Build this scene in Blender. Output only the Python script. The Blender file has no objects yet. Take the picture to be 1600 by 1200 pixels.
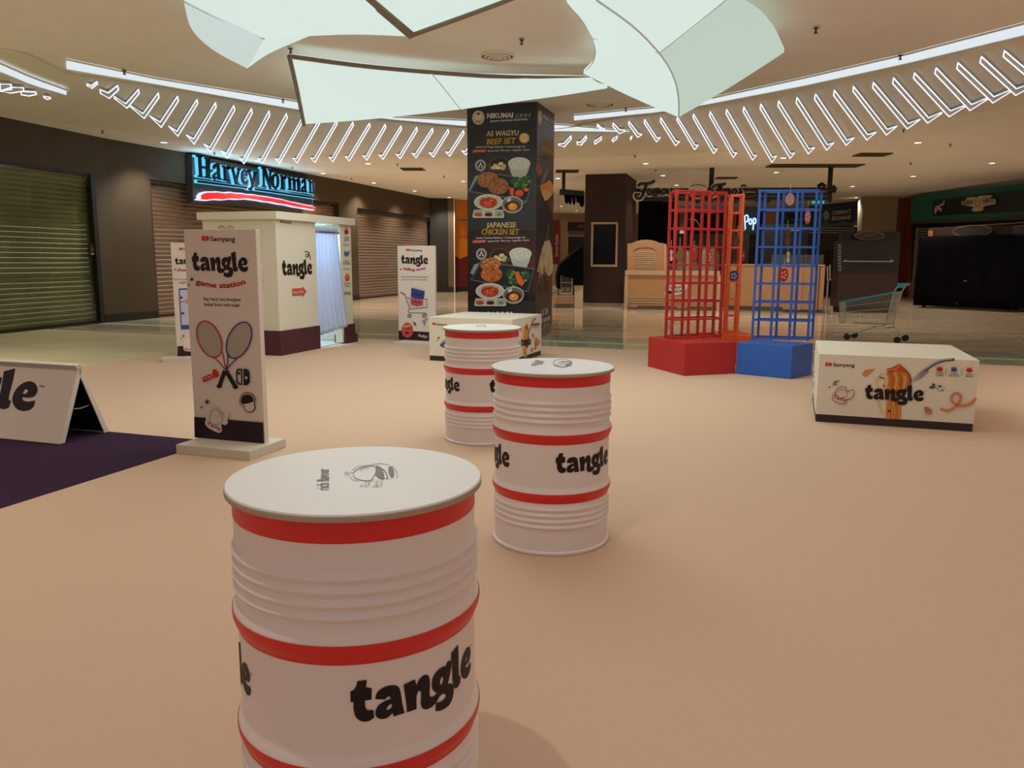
import bpy, bmesh, math, random
from mathutils import Vector, Matrix
from mathutils.geometry import tessellate_polygon
from mathutils.bvhtree import BVHTree
random.seed(7)
SC = bpy.context.scene
COL = SC.collection
# ------------------------------------------------------------------ camera, world, exposure
F, YH, HC, ROLL = 1240.0, 405.0, 1.44, math.radians(0.3)
PITCH = math.atan((600 - YH) / F)
cd = bpy.data.cameras.new('camera'); cam = bpy.data.objects.new('camera', cd); COL.objects.link(cam)
cd.sensor_width = 36; cd.lens = F / 1600 * 36; cd.clip_start = .05; cd.clip_end = 300
CM = Matrix.Rotation(math.pi / 2 - PITCH, 4, 'X') @ Matrix.Rotation(ROLL, 4, 'Z')
cam.matrix_world = Matrix.Translation((0, 0, HC)) @ CM
SC.camera = cam
W = bpy.data.worlds.new('world'); SC.world = W; W.use_nodes = True
bg = W.node_tree.nodes['Background']; bg.inputs[0].default_value = (1.0, .86, .80, 1); bg.inputs[1].default_value = .42
SC.view_settings.view_transform = 'Standard'; SC.view_settings.look = 'None'
SC.view_settings.exposure = 0.0; SC.view_settings.gamma = 1.0; SC.view_settings.use_curve_mapping = False
ZI, ZO = 4.2, 4.03          # inner and outer ceiling heights
WARM = (1.0, .90, .78)
def spot(x, y, z, power, ang=120, blend=.6, r=.08, col=WARM, to=None):
    l = bpy.data.lights.new('ceiling_spot_lamp', 'SPOT'); l.energy = power; l.spot_size = math.radians(ang); l.spot_blend = blend
    l.shadow_soft_size = r; l.color = col
    o = bpy.data.objects.new('ceiling_spot_lamp', l); COL.objects.link(o); o.location = (x, y, z)
    if to: o.rotation_euler = (Vector(to) - Vector((x, y, z))).to_track_quat('-Z', 'Y').to_euler()
    return o
# lamps of the luminous ceiling petals (they shine down from the fabric)
def petal_lamp(x, y, z, sx, sy, power):
    l = bpy.data.lights.new('petal_lamp', 'AREA'); l.shape = 'RECTANGLE'; l.size = sx; l.size_y = sy; l.energy = power * .40; l.color = (.93, 1.0, .99)
    o = bpy.data.objects.new('petal_lamp', l); COL.objects.link(o); o.location = (x, y, z)
for q in ((-2.3, 8.0, 3.5, 2.4, 1.8, 115), (-.3, 7.0, 3.75, 2.2, 1.8, 95), (-1.9, 11.6, 3.45, 3.4, 1.4, 120), (1.7, 9.0, 3.4, 2.4, 2.0, 130), (.2, 4.6, 4.0, 3.2, 2.6, 95)): petal_lamp(*q)
# unseen spots added around and behind the camera for fill; the downlights in view get their lamps with their fittings
UNSEEN_LAMPS = [(-1.0, 1.7, 330, .045)] + [(x, y, 230, .15) for x, y in ((-6.2, -5), (-2.8, -5), (.6, -5), (4, -5), (7.4, -5), (-6.2, -1.6), (-1.6, -1.8), (2.2, -1.8), (6.6, -1.6), (3.6, 1.6), (7.0, 2), (-5.6, 2.2), (5.4, 5), (8.6, 5.4), (-5, 5.6), (7.6, 8.4), (10.8, 8), (-8.2, 5.5), (-8.4, 9.5), (-9.2, 12.3), (-10.5, 9), (11, 3))]  # first lamp casts the near drum's shadow, the rest are added fill
for x, y, p, r in UNSEEN_LAMPS: spot(x, y, ZI - .06, p * (.36 if -5.5 < x < 6 else 1.5), 104, .8, r, (1, .90, .80))

# ------------------------------------------------------------------ photograph rays -> real places
def ray(px, py):
    return (CM.to_3x3() @ Vector((px - 800, 600 - py, -F)))
CAMP = Vector((0, 0, HC))
def G(px, py, z=0.0):
    d = ray(px, py); return CAMP + d * ((z - HC) / d.z)
def HT(px, py, g):
    d = ray(px, py); return HC + d.z * math.hypot(g[0], g[1]) / math.hypot(d.x, d.y)
def onplane(px, py, o, n):
    d = ray(px, py); return CAMP + d * ((o - CAMP).dot(n) / d.dot(n))
Z = Vector((0, 0, 1))
def flat(v): return Vector((v.x, v.y, 0))

# ------------------------------------------------------------------ materials
def lin(c):
    r = []
    for x in c[:3]:
        x = x / 255.; r.append(x / 12.92 if x <= .04045 else ((x + .055) / 1.055) ** 2.4)
    return tuple(r)
MATS = {}
def mat(name, col, rough=.6, metal=0., emit=0., ns=0., na=.0, bump=0., spec=.5, stretch=None, alpha=1., trans=0., ecol=None):
    if name in MATS: return MATS[name]
    m = bpy.data.materials.new(name); m.use_nodes = True; nt = m.node_tree; b = nt.nodes['Principled BSDF']
    c = lin(col)
    b.inputs['Base Color'].default_value = (*c, 1); b.inputs['Roughness'].default_value = rough; b.inputs['Metallic'].default_value = metal
    b.inputs['Specular IOR Level'].default_value = spec
    if alpha < 1: b.inputs['Alpha'].default_value = alpha
    if trans: b.inputs['Transmission Weight'].default_value = trans
    if emit:
        b.inputs['Emission Color'].default_value = (*(lin(ecol) if ecol else c), 1); b.inputs['Emission Strength'].default_value = emit
        if not ecol: b.inputs['Base Color'].default_value = (0.02, .02, .02, 1)
    if ns:
        tc = nt.nodes.new('ShaderNodeTexCoord'); mp = nt.nodes.new('ShaderNodeMapping'); nz = nt.nodes.new('ShaderNodeTexNoise')
        mp.inputs['Scale'].default_value = stretch or (1, 1, 1); nz.inputs['Scale'].default_value = ns; nz.inputs['Detail'].default_value = 4
        nt.links.new(tc.outputs['Object'], mp.inputs[0]); nt.links.new(mp.outputs[0], nz.inputs['Vector'])
        if na:
            rp = nt.nodes.new('ShaderNodeValToRGB'); rp.color_ramp.elements[0].position = .3; rp.color_ramp.elements[1].position = .7
            rp.color_ramp.elements[0].color = (*[x * (1 - na) for x in c], 1); rp.color_ramp.elements[1].color = (*[min(1, x * (1 + na)) for x in c], 1)
            nt.links.new(nz.outputs['Fac'], rp.inputs[0]); nt.links.new(rp.outputs[0], b.inputs['Base Color'])
        if bump:
            bp = nt.nodes.new('ShaderNodeBump'); bp.inputs['Strength'].default_value = bump; bp.inputs['Distance'].default_value = .01
            nt.links.new(nz.outputs['Fac'], bp.inputs['Height']); nt.links.new(bp.outputs[0], b.inputs['Normal'])
    MATS[name] = m; return m
def print_mat():
    m = bpy.data.materials.new('printed_vinyl'); m.use_nodes = True; nt = m.node_tree; b = nt.nodes['Principled BSDF']
    a = nt.nodes.new('ShaderNodeAttribute'); a.attribute_name = 'Col'; nt.links.new(a.outputs['Color'], b.inputs['Base Color'])
    b.inputs['Roughness'].default_value = .5; b.inputs['Specular IOR Level'].default_value = .3
    return m
PRINT = print_mat()

# ------------------------------------------------------------------ object helpers
WL = {}
def tag(o, label=None, cat=None, group=None, kind=None):
    if label: o['label'] = label
    if cat: o['category'] = cat
    if group: o['group'] = group
    if kind: o['kind'] = kind
    return o
def thing(name, label, cat, loc=(0, 0, 0), group=None):
    o = bpy.data.objects.new(name, None); COL.objects.link(o); o.location = loc; o.empty_display_size = .1
    WL[o] = Vector(loc); return tag(o, label, cat, group)
def mesh_object(name, me, parent=None, at=(0, 0, 0)):
    o = bpy.data.objects.new(name, me); COL.objects.link(o)
    if parent is not None:
        o.parent = parent; WL[o] = WL[parent]
    else:
        o.location = at; WL[o] = Vector(at)
    return o
class MB:
    def __init__(s): s.v = []; s.f = []
    def add(s, vs, fs):
        n = len(s.v); s.v += [Vector(v) for v in vs]; s.f += [tuple(i + n for i in f) for f in fs]; return s
    def hexa(s, b4, t4):
        return s.add(list(b4) + list(t4), [(3, 2, 1, 0), (4, 5, 6, 7), (0, 1, 5, 4), (1, 2, 6, 5), (2, 3, 7, 6), (3, 0, 4, 7)])
    def box(s, lo, hi):
        (a, b, c), (d, e, f) = lo, hi
        return s.hexa([(a, b, c), (d, b, c), (d, e, c), (a, e, c)], [(a, b, f), (d, b, f), (d, e, f), (a, e, f)])
    def obox(s, o, u, n, u0, u1, n0, n1, z0, z1):
        p = [o + u * a + n * b for a, b in ((u0, n0), (u1, n0), (u1, n1), (u0, n1))]
        return s.hexa([flat(q) + Z * z0 for q in p], [flat(q) + Z * z1 for q in p])
    def prism(s, pts, vec):
        pts = [Vector(p) for p in pts]; n = len(pts); vec = Vector(vec)
        tri = tessellate_polygon([pts]); k = len(s.v)
        s.v += pts + [p + vec for p in pts]
        for t in tri: s.f.append((k + t[0], k + t[1], k + t[2])); s.f.append((k + n + t[2], k + n + t[1], k + n + t[0]))
        for i in range(n): j = (i + 1) % n; s.f.append((k + i, k + j, k + n + j, k + n + i))
        return s
    def bar(s, a, b, w, h=None, side=None):
        a = Vector(a); b = Vector(b); h = h or w; d = (b - a).normalized()
        if side is None: side = d.cross(Z) if abs(d.z) < .9 else Vector((1, 0, 0))
        x = (side - d * side.dot(d)).normalized(); y = d.cross(x)
        c = [x * w / 2 + y * h / 2, -x * w / 2 + y * h / 2, -x * w / 2 - y * h / 2, x * w / 2 - y * h / 2]
        return s.hexa([a + q for q in c], [b + q for q in c])
    def tube(s, path, r, n=8, closed=False):
        path = [Vector(p) for p in path]; k = len(s.v); m = len(path); up = None
        for i, p in enumerate(path):
            if closed: d = path[(i + 1) % m] - path[i - 1]
            else: d = path[min(i + 1, m - 1)] - path[max(i - 1, 0)]
            d = d.normalized() if d.length > 1e-9 else Vector((1, 0, 0))
            if up is None: up = d.cross(Z) if abs(d.z) < .9 else d.cross(Vector((1, 0, 0)))
            x = (up - d * up.dot(d)); x = x.normalized() if x.length > 1e-6 else d.orthogonal().normalized(); up = x; y = d.cross(x)
            for j in range(n):
                t = 2 * math.pi * j / n; s.v.append(p + x * (r * math.cos(t)) + y * (r * math.sin(t)))
        for i in range(m if closed else m - 1):
            for j in range(n):
                a = k + i * n + j; b = k + i * n + (j + 1) % n; i2 = (i + 1) % m
                s.f.append((a, b, k + i2 * n + (j + 1) % n, k + i2 * n + j))
        if not closed:
            s.f.append(tuple(k + j for j in reversed(range(n)))); s.f.append(tuple(k + (m - 1) * n + j for j in range(n)))
        return s
    def lathe(s, prof, n=48, c=(0, 0, 0), cap0=True, cap1=True):
        k = len(s.v); c = Vector(c)
        for r, z in prof:
            for j in range(n):
                t = 2 * math.pi * j / n; s.v.append(c + Vector((r * math.cos(t), r * math.sin(t), z)))
        for i in range(len(prof) - 1):
            for j in range(n):
                a = k + i * n + j; b = k + i * n + (j + 1) % n; s.f.append((a, b, b + n, a + n))
        if cap0: s.f.append(tuple(k + j for j in reversed(range(n))))
        if cap1: s.f.append(tuple(k + (len(prof) - 1) * n + j for j in range(n)))
        return s
    def sphere(s, c, rx, ry=None, rz=None, n=12, m=8):
        ry = ry or rx; rz = rz or rx; c = Vector(c); k = len(s.v)
        for i in range(m + 1):
            t = math.pi * i / m
            for j in range(n):
                p = 2 * math.pi * j / n; s.v.append(c + Vector((rx * math.sin(t) * math.cos(p), ry * math.sin(t) * math.sin(p), rz * math.cos(t))))
        for i in range(m):
            for j in range(n):
                a = k + i * n + j; b = k + i * n + (j + 1) % n; s.f.append((a, a + n, b + n, b))
        return s
    def grid(s, rows, thick=None):
        k = len(s.v); m = len(rows); n = len(rows[0])
        for r in rows: s.v += [Vector(p) for p in r]
        for i in range(m - 1):
            for j in range(n - 1):
                a = k + i * n + j; s.f.append((a, a + 1, a + n + 1, a + n))
        if thick is not None:
            thick = Vector(thick); k2 = len(s.v)
            for r in rows: s.v += [Vector(p) + thick for p in r]
            for i in range(m - 1):
                for j in range(n - 1):
                    a = k2 + i * n + j; s.f.append((a + n, a + n + 1, a + 1, a))
            bd = [(0, j) for j in range(n)] + [(i, n - 1) for i in range(1, m)] + [(m - 1, j) for j in range(n - 2, -1, -1)] + [(i, 0) for i in range(m - 2, 0, -1)]
            q = [i * n + j for i, j in bd]
            for a, b in zip(q, q[1:] + q[:1]): s.f.append((k + b, k + a, k2 + a, k2 + b))
        return s
    def mesh(s, name, m, base=Vector((0, 0, 0)), smooth=None, bevel=0, fix=True):
        me = bpy.data.meshes.new(name); me.from_pydata([tuple(v - base) for v in s.v], [], s.f); me.update()
        if fix or bevel:
            bm = bmesh.new(); bm.from_mesh(me)
            if fix: bmesh.ops.recalc_face_normals(bm, faces=bm.faces)
            if bevel:
                es = [e for e in bm.edges if len(e.link_faces) == 2 and e.calc_face_angle(0) > .6]
                bmesh.ops.bevel(bm, geom=es, offset=bevel, segments=2, affect='EDGES', profile=.5, clamp_overlap=True)
            bm.to_mesh(me); bm.free()
        for x in (m if isinstance(m, (list, tuple)) else [m]): me.materials.append(x)
        if smooth is not None:
            me.shade_smooth()
            if smooth < 180: me.set_sharp_from_angle(angle=math.radians(smooth))
        return me
    def build(s, name, m, parent=None, smooth=None, bevel=0, at=None, fix=True):
        base = WL[parent] if parent is not None else Vector(at if at is not None else (0, 0, 0))
        return mesh_object(name, s.mesh(name, m, base, smooth, bevel, fix), parent, base if parent is None else (0, 0, 0))
def oprism(name, m, parent, o, u, n, u0, u1, n0, n1, z0, z1, bevel=.004):
    return MB().obox(o, u, n, u0, u1, n0, n1, z0, z1).build(name, m, parent, bevel=bevel)
def struct(name, mb, m, smooth=None, label=None, parent=None):
    o = mb.build(name, m, parent, smooth=smooth)
    if parent is None: o['kind'] = 'structure'
    if label: o['label'] = label
    return o
def ordinal(i):
    return ['first', 'second', 'third', 'fourth', 'fifth', 'sixth', 'seventh', 'eighth', 'ninth', 'tenth', 'eleventh', 'twelfth', 'thirteenth', 'fourteenth', 'fifteenth', 'sixteenth', 'seventeenth', 'eighteenth', 'nineteenth', 'twentieth', 'twenty-first', 'twenty-second', 'twenty-third', 'twenty-fourth', 'twenty-fifth', 'twenty-sixth', 'twenty-seventh', 'twenty-eighth', 'twenty-ninth', 'thirtieth'][i]

# ------------------------------------------------------------------ flat printing (thin vinyl shapes)
_tc = {}
def text_mesh(s, bold=0.0, shear=0.0):
    key = (s, bold, shear)
    if key in _tc: return _tc[key]
    c = bpy.data.curves.new('t', 'FONT'); c.body = s; c.size = 1; c.offset = bold; c.shear = shear; c.resolution_u = 2; c.fill_mode = 'FRONT'
    o = bpy.data.objects.new('t', c); COL.objects.link(o)
    me = o.to_mesh()
    vs = [(v.co.x, v.co.y) for v in me.vertices]; fs = [tuple(p.vertices) for p in me.polygons]
    o.to_mesh_clear(); bpy.data.objects.remove(o); bpy.data.curves.remove(c)
    x0 = min([v[0] for v in vs] or [0]); x1 = max([v[0] for v in vs] or [1])
    _tc[key] = ([(x - x0, y) for x, y in vs], fs, x1 - x0); return _tc[key]
def smooth_loop(pts, closed=True, k=4, sharp=55):
    n = len(pts); out = []
    P = [Vector((p[0], p[1])) for p in pts]
    tan = []
    for i in range(n):
        if not closed and i in (0, n - 1):
            tan.append((P[1] - P[0]) * .5 if i == 0 else (P[-1] - P[-2]) * .5); continue
        a = P[i] - P[i - 1]; b = P[(i + 1) % n] - P[i]
        ang = math.degrees(abs(a.angle_signed(b))) if a.length > 1e-9 and b.length > 1e-9 else 0
        if ang > sharp: tan.append(None)
        else: tan.append((a + b).normalized())
    for i in range(n if closed else n - 1):
        p, q = P[i], P[(i + 1) % n]; L = (q - p).length; t0 = tan[i]; t1 = tan[(i + 1) % n]
        m0 = (q - p) if t0 is None else t0.normalized() * L; m1 = (q - p) if t1 is None else t1.normalized() * L
        kk = 1 if (t0 is None and t1 is None) else k
        for j in range(kk):
            t = j / kk; t2 = t * t; t3 = t2 * t
            out.append(p * (2 * t3 - 3 * t2 + 1) + m0 * (t3 - 2 * t2 + t) + q * (-2 * t3 + 3 * t2) + m1 * (t3 - t2))
    if not closed: out.append(P[-1])
    return [(v.x, v.y) for v in out]
TG = dict(
 t=[(215,130),(285,130),(278,190),(322,205),(318,300),(268,300),(268,350),(285,385),(330,390),(335,455),(290,478),(235,470),(195,430),(180,370),(180,305),(158,300),(158,212),(190,195),(205,165)],
 a=[(345,300),(365,245),(420,215),(490,215),(535,245),(552,310),(562,390),(580,478),(490,482),(480,450),(440,478),(395,480),(355,455),(345,410),(370,360),(415,335),(468,325),(465,305),(440,302),(425,320)],
 ah=[(428,408),(452,376),(478,368),(475,400),(448,414)],
 n=[(575,235),(675,220),(685,280),(715,235),(760,215),(800,235),(815,300),(810,400),(822,432),(860,435),(910,415),(905,475),(850,515),(790,522),(745,500),(725,450),(730,380),(725,340),(705,330),(687,370),(685,480),(600,480),(595,400)],
 g=[(835,320),(850,265),(895,230),(960,222),(990,235),(1010,205),(1055,205),(1060,260),(1040,330),(1015,400),(1060,420),(1090,470),(1085,535),(1045,590),(980,602),(920,595),(870,575),(875,505),(900,512),(950,520),(990,505),(985,475),(945,460),(905,470),(900,430),(865,405),(840,365)],
 gh=[(920,345),(935,306),(955,310),(958,345),(942,370),(925,366)],
 l=[(1060,150),(1160,118),(1168,230),(1172,400),(1200,420),(1195,480),(1150,498),(1105,485),(1085,440),(1075,300)],
 e=[(1205,390),(1215,320),(1250,265),(1310,232),(1370,240),(1410,280),(1420,330),(1395,370),(1340,380),(1295,378),(1310,405),(1360,415),(1420,400),(1422,455),(1390,490),(1330,502),(1270,485),(1225,440)],
 eh=[(1290,345),(1300,305),(1325,305),(1335,325),(1315,350)])
def tg_norm(l): return [((x - 158) / 1264, (480 - (y - .019 * (x - 158))) / 1264) for x, y in smooth_loop(l)]
TANGLE = [(tg_norm(TG['t']), []), (tg_norm(TG['a']), [tg_norm(TG['ah'])]), (tg_norm(TG['n']), []), (tg_norm(TG['g']), [tg_norm(TG['gh'])]), (tg_norm(TG['l']), []), (tg_norm(TG['e']), [tg_norm(TG['eh'])])]
class Decal:
    """flat print on the plane through o with axes u (right), v (up); n faces the viewer"""
    def __init__(s, o, u, v, lift=.0015):
        s.o = Vector(o); s.u = Vector(u).normalized(); s.v = Vector(v).normalized(); s.n = s.u.cross(s.v).normalized()
        s.V = []; s.Fc = []; s.C = []; s.lift = lift; s.k = 0
    def p2(s, p):
        q = onplane(p[0], p[1], s.o, s.n) - s.o; return (q.dot(s.u), q.dot(s.v))
    def raw(s, pts, tris, col):
        s.k += 1; b = len(s.V); z = s.lift + s.k * .00012; c = [lin(x) for x in col] if isinstance(col, list) else lin(col)
        for i, (x, y) in enumerate(pts): s.V.append((x, y, z)); s.C.append(c[i] if isinstance(c, list) else c)
        s.Fc += [tuple(b + i for i in t) for t in tris]; return s
    def poly2(s, loop, col, holes=()):
        L = [[Vector((x, y, 0)) for x, y in l] for l in [loop, *holes]]
        tris = tessellate_polygon(L); pts = [p for l in [loop, *holes] for p in l]
        return s.raw(pts, tris, col)
    def poly(s, pxs, col, holes=(), sm=False):
        f = (lambda l: smooth_loop(l)) if sm else (lambda l: l)
        return s.poly2([s.p2(p) for p in f(pxs)], col, [[s.p2(p) for p in f(h)] for h in holes])
    def grad(s, pxs, cols): return s.raw([s.p2(p) for p in pxs], [(0, 1, 2), (0, 2, 3)], cols)
    def ell(s, cx, cy, rx, ry, col, rot=0, hole=0, n=24):
        c, q = math.cos(math.radians(rot)), math.sin(math.radians(rot))
        f = lambda k: [(cx + k * (rx * math.cos(t) * c - ry * math.sin(t) * q), cy + k * (rx * math.cos(t) * q + ry * math.sin(t) * c)) for t in [2 * math.pi * i / n for i in range(n)]]
        return s.poly(f(1), col, [f(hole)] if hole else [])
    def star(s, cx, cy, r, col, n=8, ri=.42):
        return s.poly([(cx + (r if i % 2 == 0 else r * ri) * math.cos(math.pi * i / n), cy + (r if i % 2 == 0 else r * ri) * math.sin(math.pi * i / n)) for i in range(2 * n)], col)
    def stroke(s, pxs, w, col, closed=False, sm=True):
        if sm and len(pxs) > 2: pxs = smooth_loop(pxs, closed, 5, 120)
        P = [Vector(p) for p in pxs]; n = len(P); A = []; B = []
        for i in range(n):
            d = (P[(i + 1) % n] - P[i - 1]) if closed else (P[min(i + 1, n - 1)] - P[max(i - 1, 0)])
            if d.length < 1e-9: d = Vector((1, 0))
            d.normalize(); q = Vector((-d.y, d.x)) * (w / 2); A.append(P[i] + q); B.append(P[i] - q)
        pts = [s.p2(a) for a in A] + [s.p2(b) for b in B]; m = n if closed else n - 1
        return s.raw(pts, [(i, (i + 1) % n, n + (i + 1) % n, n + i) for i in range(m)], col)
    def text(s, st, p0, p1, col, bold=.0, h=None, shear=0., sag=0.):
        """text whose baseline runs from pixel p0 to p1; h = cap height in pixels (else natural); sag bends it"""
        extra = max(0, bold - .016) * 1.6; bold = min(bold, .016)
        vs, fs, w = text_mesh(st, bold, shear); a = Vector(s.p2(p0)); b = Vector(s.p2(p1)); d = b - a; L = d.length; d = d / L; q = Vector((-d.y, d.x))
        sx = L / w; sy = sx
        if h:
            m = Vector(s.p2(((p0[0] + p1[0]) / 2, (p0[1] + p1[1]) / 2))); m2 = Vector(s.p2(((p0[0] + p1[0]) / 2, (p0[1] + p1[1]) / 2 - h))); sy = (m2 - m).length / .72
        pts = []
        for x, y in vs:
            t = x / w; pp = a + d * (x * sx) + q * (y * sy)
            if sag: pp = pp - q * (sag * L * 4 * t * (1 - t)) + d * (-(y * sy) * sag * 4 * (1 - 2 * t) * -1)
            pts.append((pp.x, pp.y))
        s.raw(pts, fs, col)
        if extra:
            s.k -= 1; e = extra * sx; s.raw([(x + d.x * e, y + d.y * e) for x, y in pts], fs, col)
        return s
    def cut(s, name, parent):
        """finish one part of the print and go on with the next"""
        o = s.build(name, parent); s.V = []; s.Fc = []; s.C = []; return o
    def tangle2(s, a, b, col=(30, 12, 16), tm=True, vs=1.0):
        a = Vector(a); b = Vector(b); d = b - a; q = Vector((-d.y, d.x)) * vs
        for lp, hs in TANGLE:
            f = lambda l: [tuple(a + d * x + q * y) for x, y in l]
            s.poly2(f(lp), col, [f(h) for h in hs]); s.k -= 1
        if tm:
            vs, fs, w = text_mesh('TM'); s.raw([tuple(a + d * (1.005 + x * .035 / w) + q * (.175 + y * .035 / w)) for x, y in vs], fs, col)
        return s
    def tangle(s, p0, p1, **k): return s.tangle2(s.p2(p0), s.p2(p1), **k)
    def maker(s, p0, p1, h):
        """red mark and maker's name, baseline p0..p1, cap height h px"""
        (x0, y0), (x1, y1) = p0, p1; L = x1 - x0; sl = (y1 - y0) / L; yy = lambda x: y0 + sl * (x - x0)
        R = (196, 30, 28)
        a, b, c = x0, x0 + .10 * L, x0 + .225 * L
        s.poly([(a, yy(a)), (a, yy(a) - h), (b, yy(b) - h), (b, yy(b) - h * .65), (b - .03 * L, yy(b) - h * .5), (b, yy(b) - h * .35), (b, yy(b))], R)
        d = b + .015 * L
        s.poly([(d, yy(d)), (d, yy(d) - h), (c - .05 * L, yy(c) - h), (c, yy(c) - h * .72), (c, yy(c) - h * .28), (c - .05 * L, yy(c))], R)
        return s.text('Samyang', (x0 + .26 * L, yy(x0 + .26 * L)), p1, (28, 20, 22), bold=.018, h=h)
    def build(s, name, parent, cyl=None, label=None):
        if cyl:
            bm = bmesh.new(); lay = bm.verts.layers.float_color.new('Col')
            bv = []
            for p, c in zip(s.V, s.C):
                v = bm.verts.new(p); v[lay] = (*c, 1); bv.append(v)
            for f in s.Fc:
                try: bm.faces.new([bv[i] for i in f])
                except ValueError: pass
            xs = [p[0] for p in s.V]; x = min(xs) + .015
            while x < max(xs):
                bmesh.ops.bisect_plane(bm, geom=bm.verts[:] + bm.edges[:] + bm.faces[:], plane_co=(x, 0, 0), plane_no=(1, 0, 0), dist=1e-6); x += .015
            for v in bm.verts:
                t = v.co.x / cyl; r = cyl + v.co.z; v.co = Vector((r * math.sin(t), -r * math.cos(t), v.co.y))
            me = bpy.data.meshes.new(name); bm.to_mesh(me); bm.free()
        else:
            base = WL[parent]; me = bpy.data.meshes.new(name)
            me.from_pydata([tuple(s.o + s.u * x + s.v * y + s.n * z - base) for x, y, z in s.V], [], s.Fc); me.update()
            at = me.color_attributes.new('Col', 'FLOAT_COLOR', 'POINT')
            for i, c in enumerate(s.C): at.data[i].color = (*c, 1)
        me.materials.append(PRINT)
        o = mesh_object(name, me, parent)
        if label: o['label'] = label
        return o
BLACK = (28, 14, 18); RED = (190, 32, 28); MAROON = (58, 22, 30); CREAM = (205, 196, 182)
# ================================================================== SETTING
M_CEIL = mat('ceiling_paint', (232, 225, 215), .85, ns=1.2, na=.03)
M_SOFFIT = mat('soffit_paint', (224, 216, 200), .8, ns=1.5, na=.03)
M_TILE = mat('marble_tile', (224, 202, 170), .07, ns=1.3, na=.3, stretch=(.25, 2.2, 1), spec=.6)
M_GREEN = mat('green_marble', (172, 180, 152), .1, ns=2.2, na=.15, stretch=(.5, 2, 1), spec=.6)
M_WALL = mat('dark_wall_paint', (74, 60, 41), .75, ns=2, na=.06)
M_DARK = mat('black_paint', (20, 17, 16), .6, ns=8, na=.1)
M_CARPET = mat('beige_carpet', (200, 170, 144), .95, ns=260, na=.07, bump=.25, spec=.1)
M_PURPLE = mat('purple_carpet', (54, 34, 54), .95, ns=220, na=.12, bump=.25, spec=.1)
cc = G(451, 524); dl = (G(130, 572) - cc).normalized(); dr = (G(1600, 572) - cc).normalized()
dl = (dl + Vector((dr.y, -dr.x, 0))).normalized(); dr = Vector((-dl.y, dl.x, 0))
FZ = -.014
# tile floor: bands parallel to the carpet edge, built as slabs with open joints
fl = struct('floor', MB().box((-60, -14, FZ - .2), (60, 70, FZ - .006)), mat('grout', (120, 106, 88), .8))
def slab_strip(name, d0, d1, m, s0=-14, s1=34, step=2.4):
    a = s0
    first = None
    while a < s1:
        b = a + step; g = .006
        mb = MB(); p = [cc + dr * x - dl * y for x, y in ((a + g, d0 + g), (b - g, d0 + g), (b - g, d1 - g), (a + g, d1 - g))]
        mb.hexa([q + Z * (FZ - .006) for q in p], [q + Z * FZ for q in p]); mb.build(name, m, fl, fix=True); a = b
dd = Vector((0, 0, 0))
M_PALE = mat('pale_band_marble', (206, 206, 176), .2, ns=2, na=.08, stretch=(.5, 2, 1))
for d0, d1, m, s0, s1 in ((-.6, 0., M_TILE, -14, 34), (0., .85, M_GREEN, -14, 34), (.85, 1.1, M_PALE, -14, 34), (1.1, 2.05, M_GREEN, -14, 34), (2.05, 4.45, M_GREEN, -2, 3.4), (2.05, 4.45, M_TILE, 3.4, 34.6), (2.05, 4.45, M_TILE, -14, -2), (4.45, 6.85, M_TILE, -14, 34), (6.85, 9.25, M_TILE, -14, 34), (9.25, 13.9, M_TILE, -14, 34)):
    slab_strip('floor_slab', d0, d1, m, s0, s1, 2.4 if (s1 - s0) > 6 else 1.8 if m is M_GREEN else 2.4)
base = MB()
for d0, d1, s0, s1 in ((13.9, 45, -40, 50), (-40, 13.9, 34, 60), (-40, 13.9, -40, -14)):
    p = [cc + dr * x - dl * y for x, y in ((s0, d0), (s1, d0), (s1, d1), (s0, d1))]; base.hexa([q + Z * (FZ - .006) for q in p], [q + Z * FZ for q in p])
base.build('floor_slab', M_TILE, fl)
base = MB(); p = [cc + dr * x - dl * y for x, y in ((-14, -24), (0, -24), (0, -.6), (-14, -.6))]
base.hexa([q + Z * (FZ - .006) for q in p], [q + Z * FZ for q in p]); base.build('floor_slab', mat('pale_green_marble', (214, 206, 166), .32, spec=.3, ns=1.8, na=.1, stretch=(.4, 1.5, 1)), fl)
# beige event carpet in seamed lengths
ct = thing('event_carpet', 'large beige event carpet covering the tiles under the displays', 'carpet', cc)
wd = 2.0
for i in range(11):
    a0, a1 = i * wd, (i + 1) * wd - .0004
    p = [cc + dr * x + dl * y for x, y in ((a0, 0), (a1, 0), (a1, 24), (a0, 24))]
    MB().hexa([q + Z * -.012 for q in p], list(p)).build('carpet_strip', M_CARPET, ct)
# purple mat
mc = G(335, 690); e1 = (G(171, 675) - mc).normalized(); e2 = (G(0, 795) - mc).normalized()
p = [mc, mc + e2 * 4.2, mc + e2 * 4.2 + e1 * 4, mc + e1 * 4]
o = MB().hexa([q + Z * .0004 for q in p], [q + Z * .004 for q in p]).build('purple_mat', M_PURPLE, at=mc); tag(o, 'dark purple carpet mat lying under the white folded board', 'mat')

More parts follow.
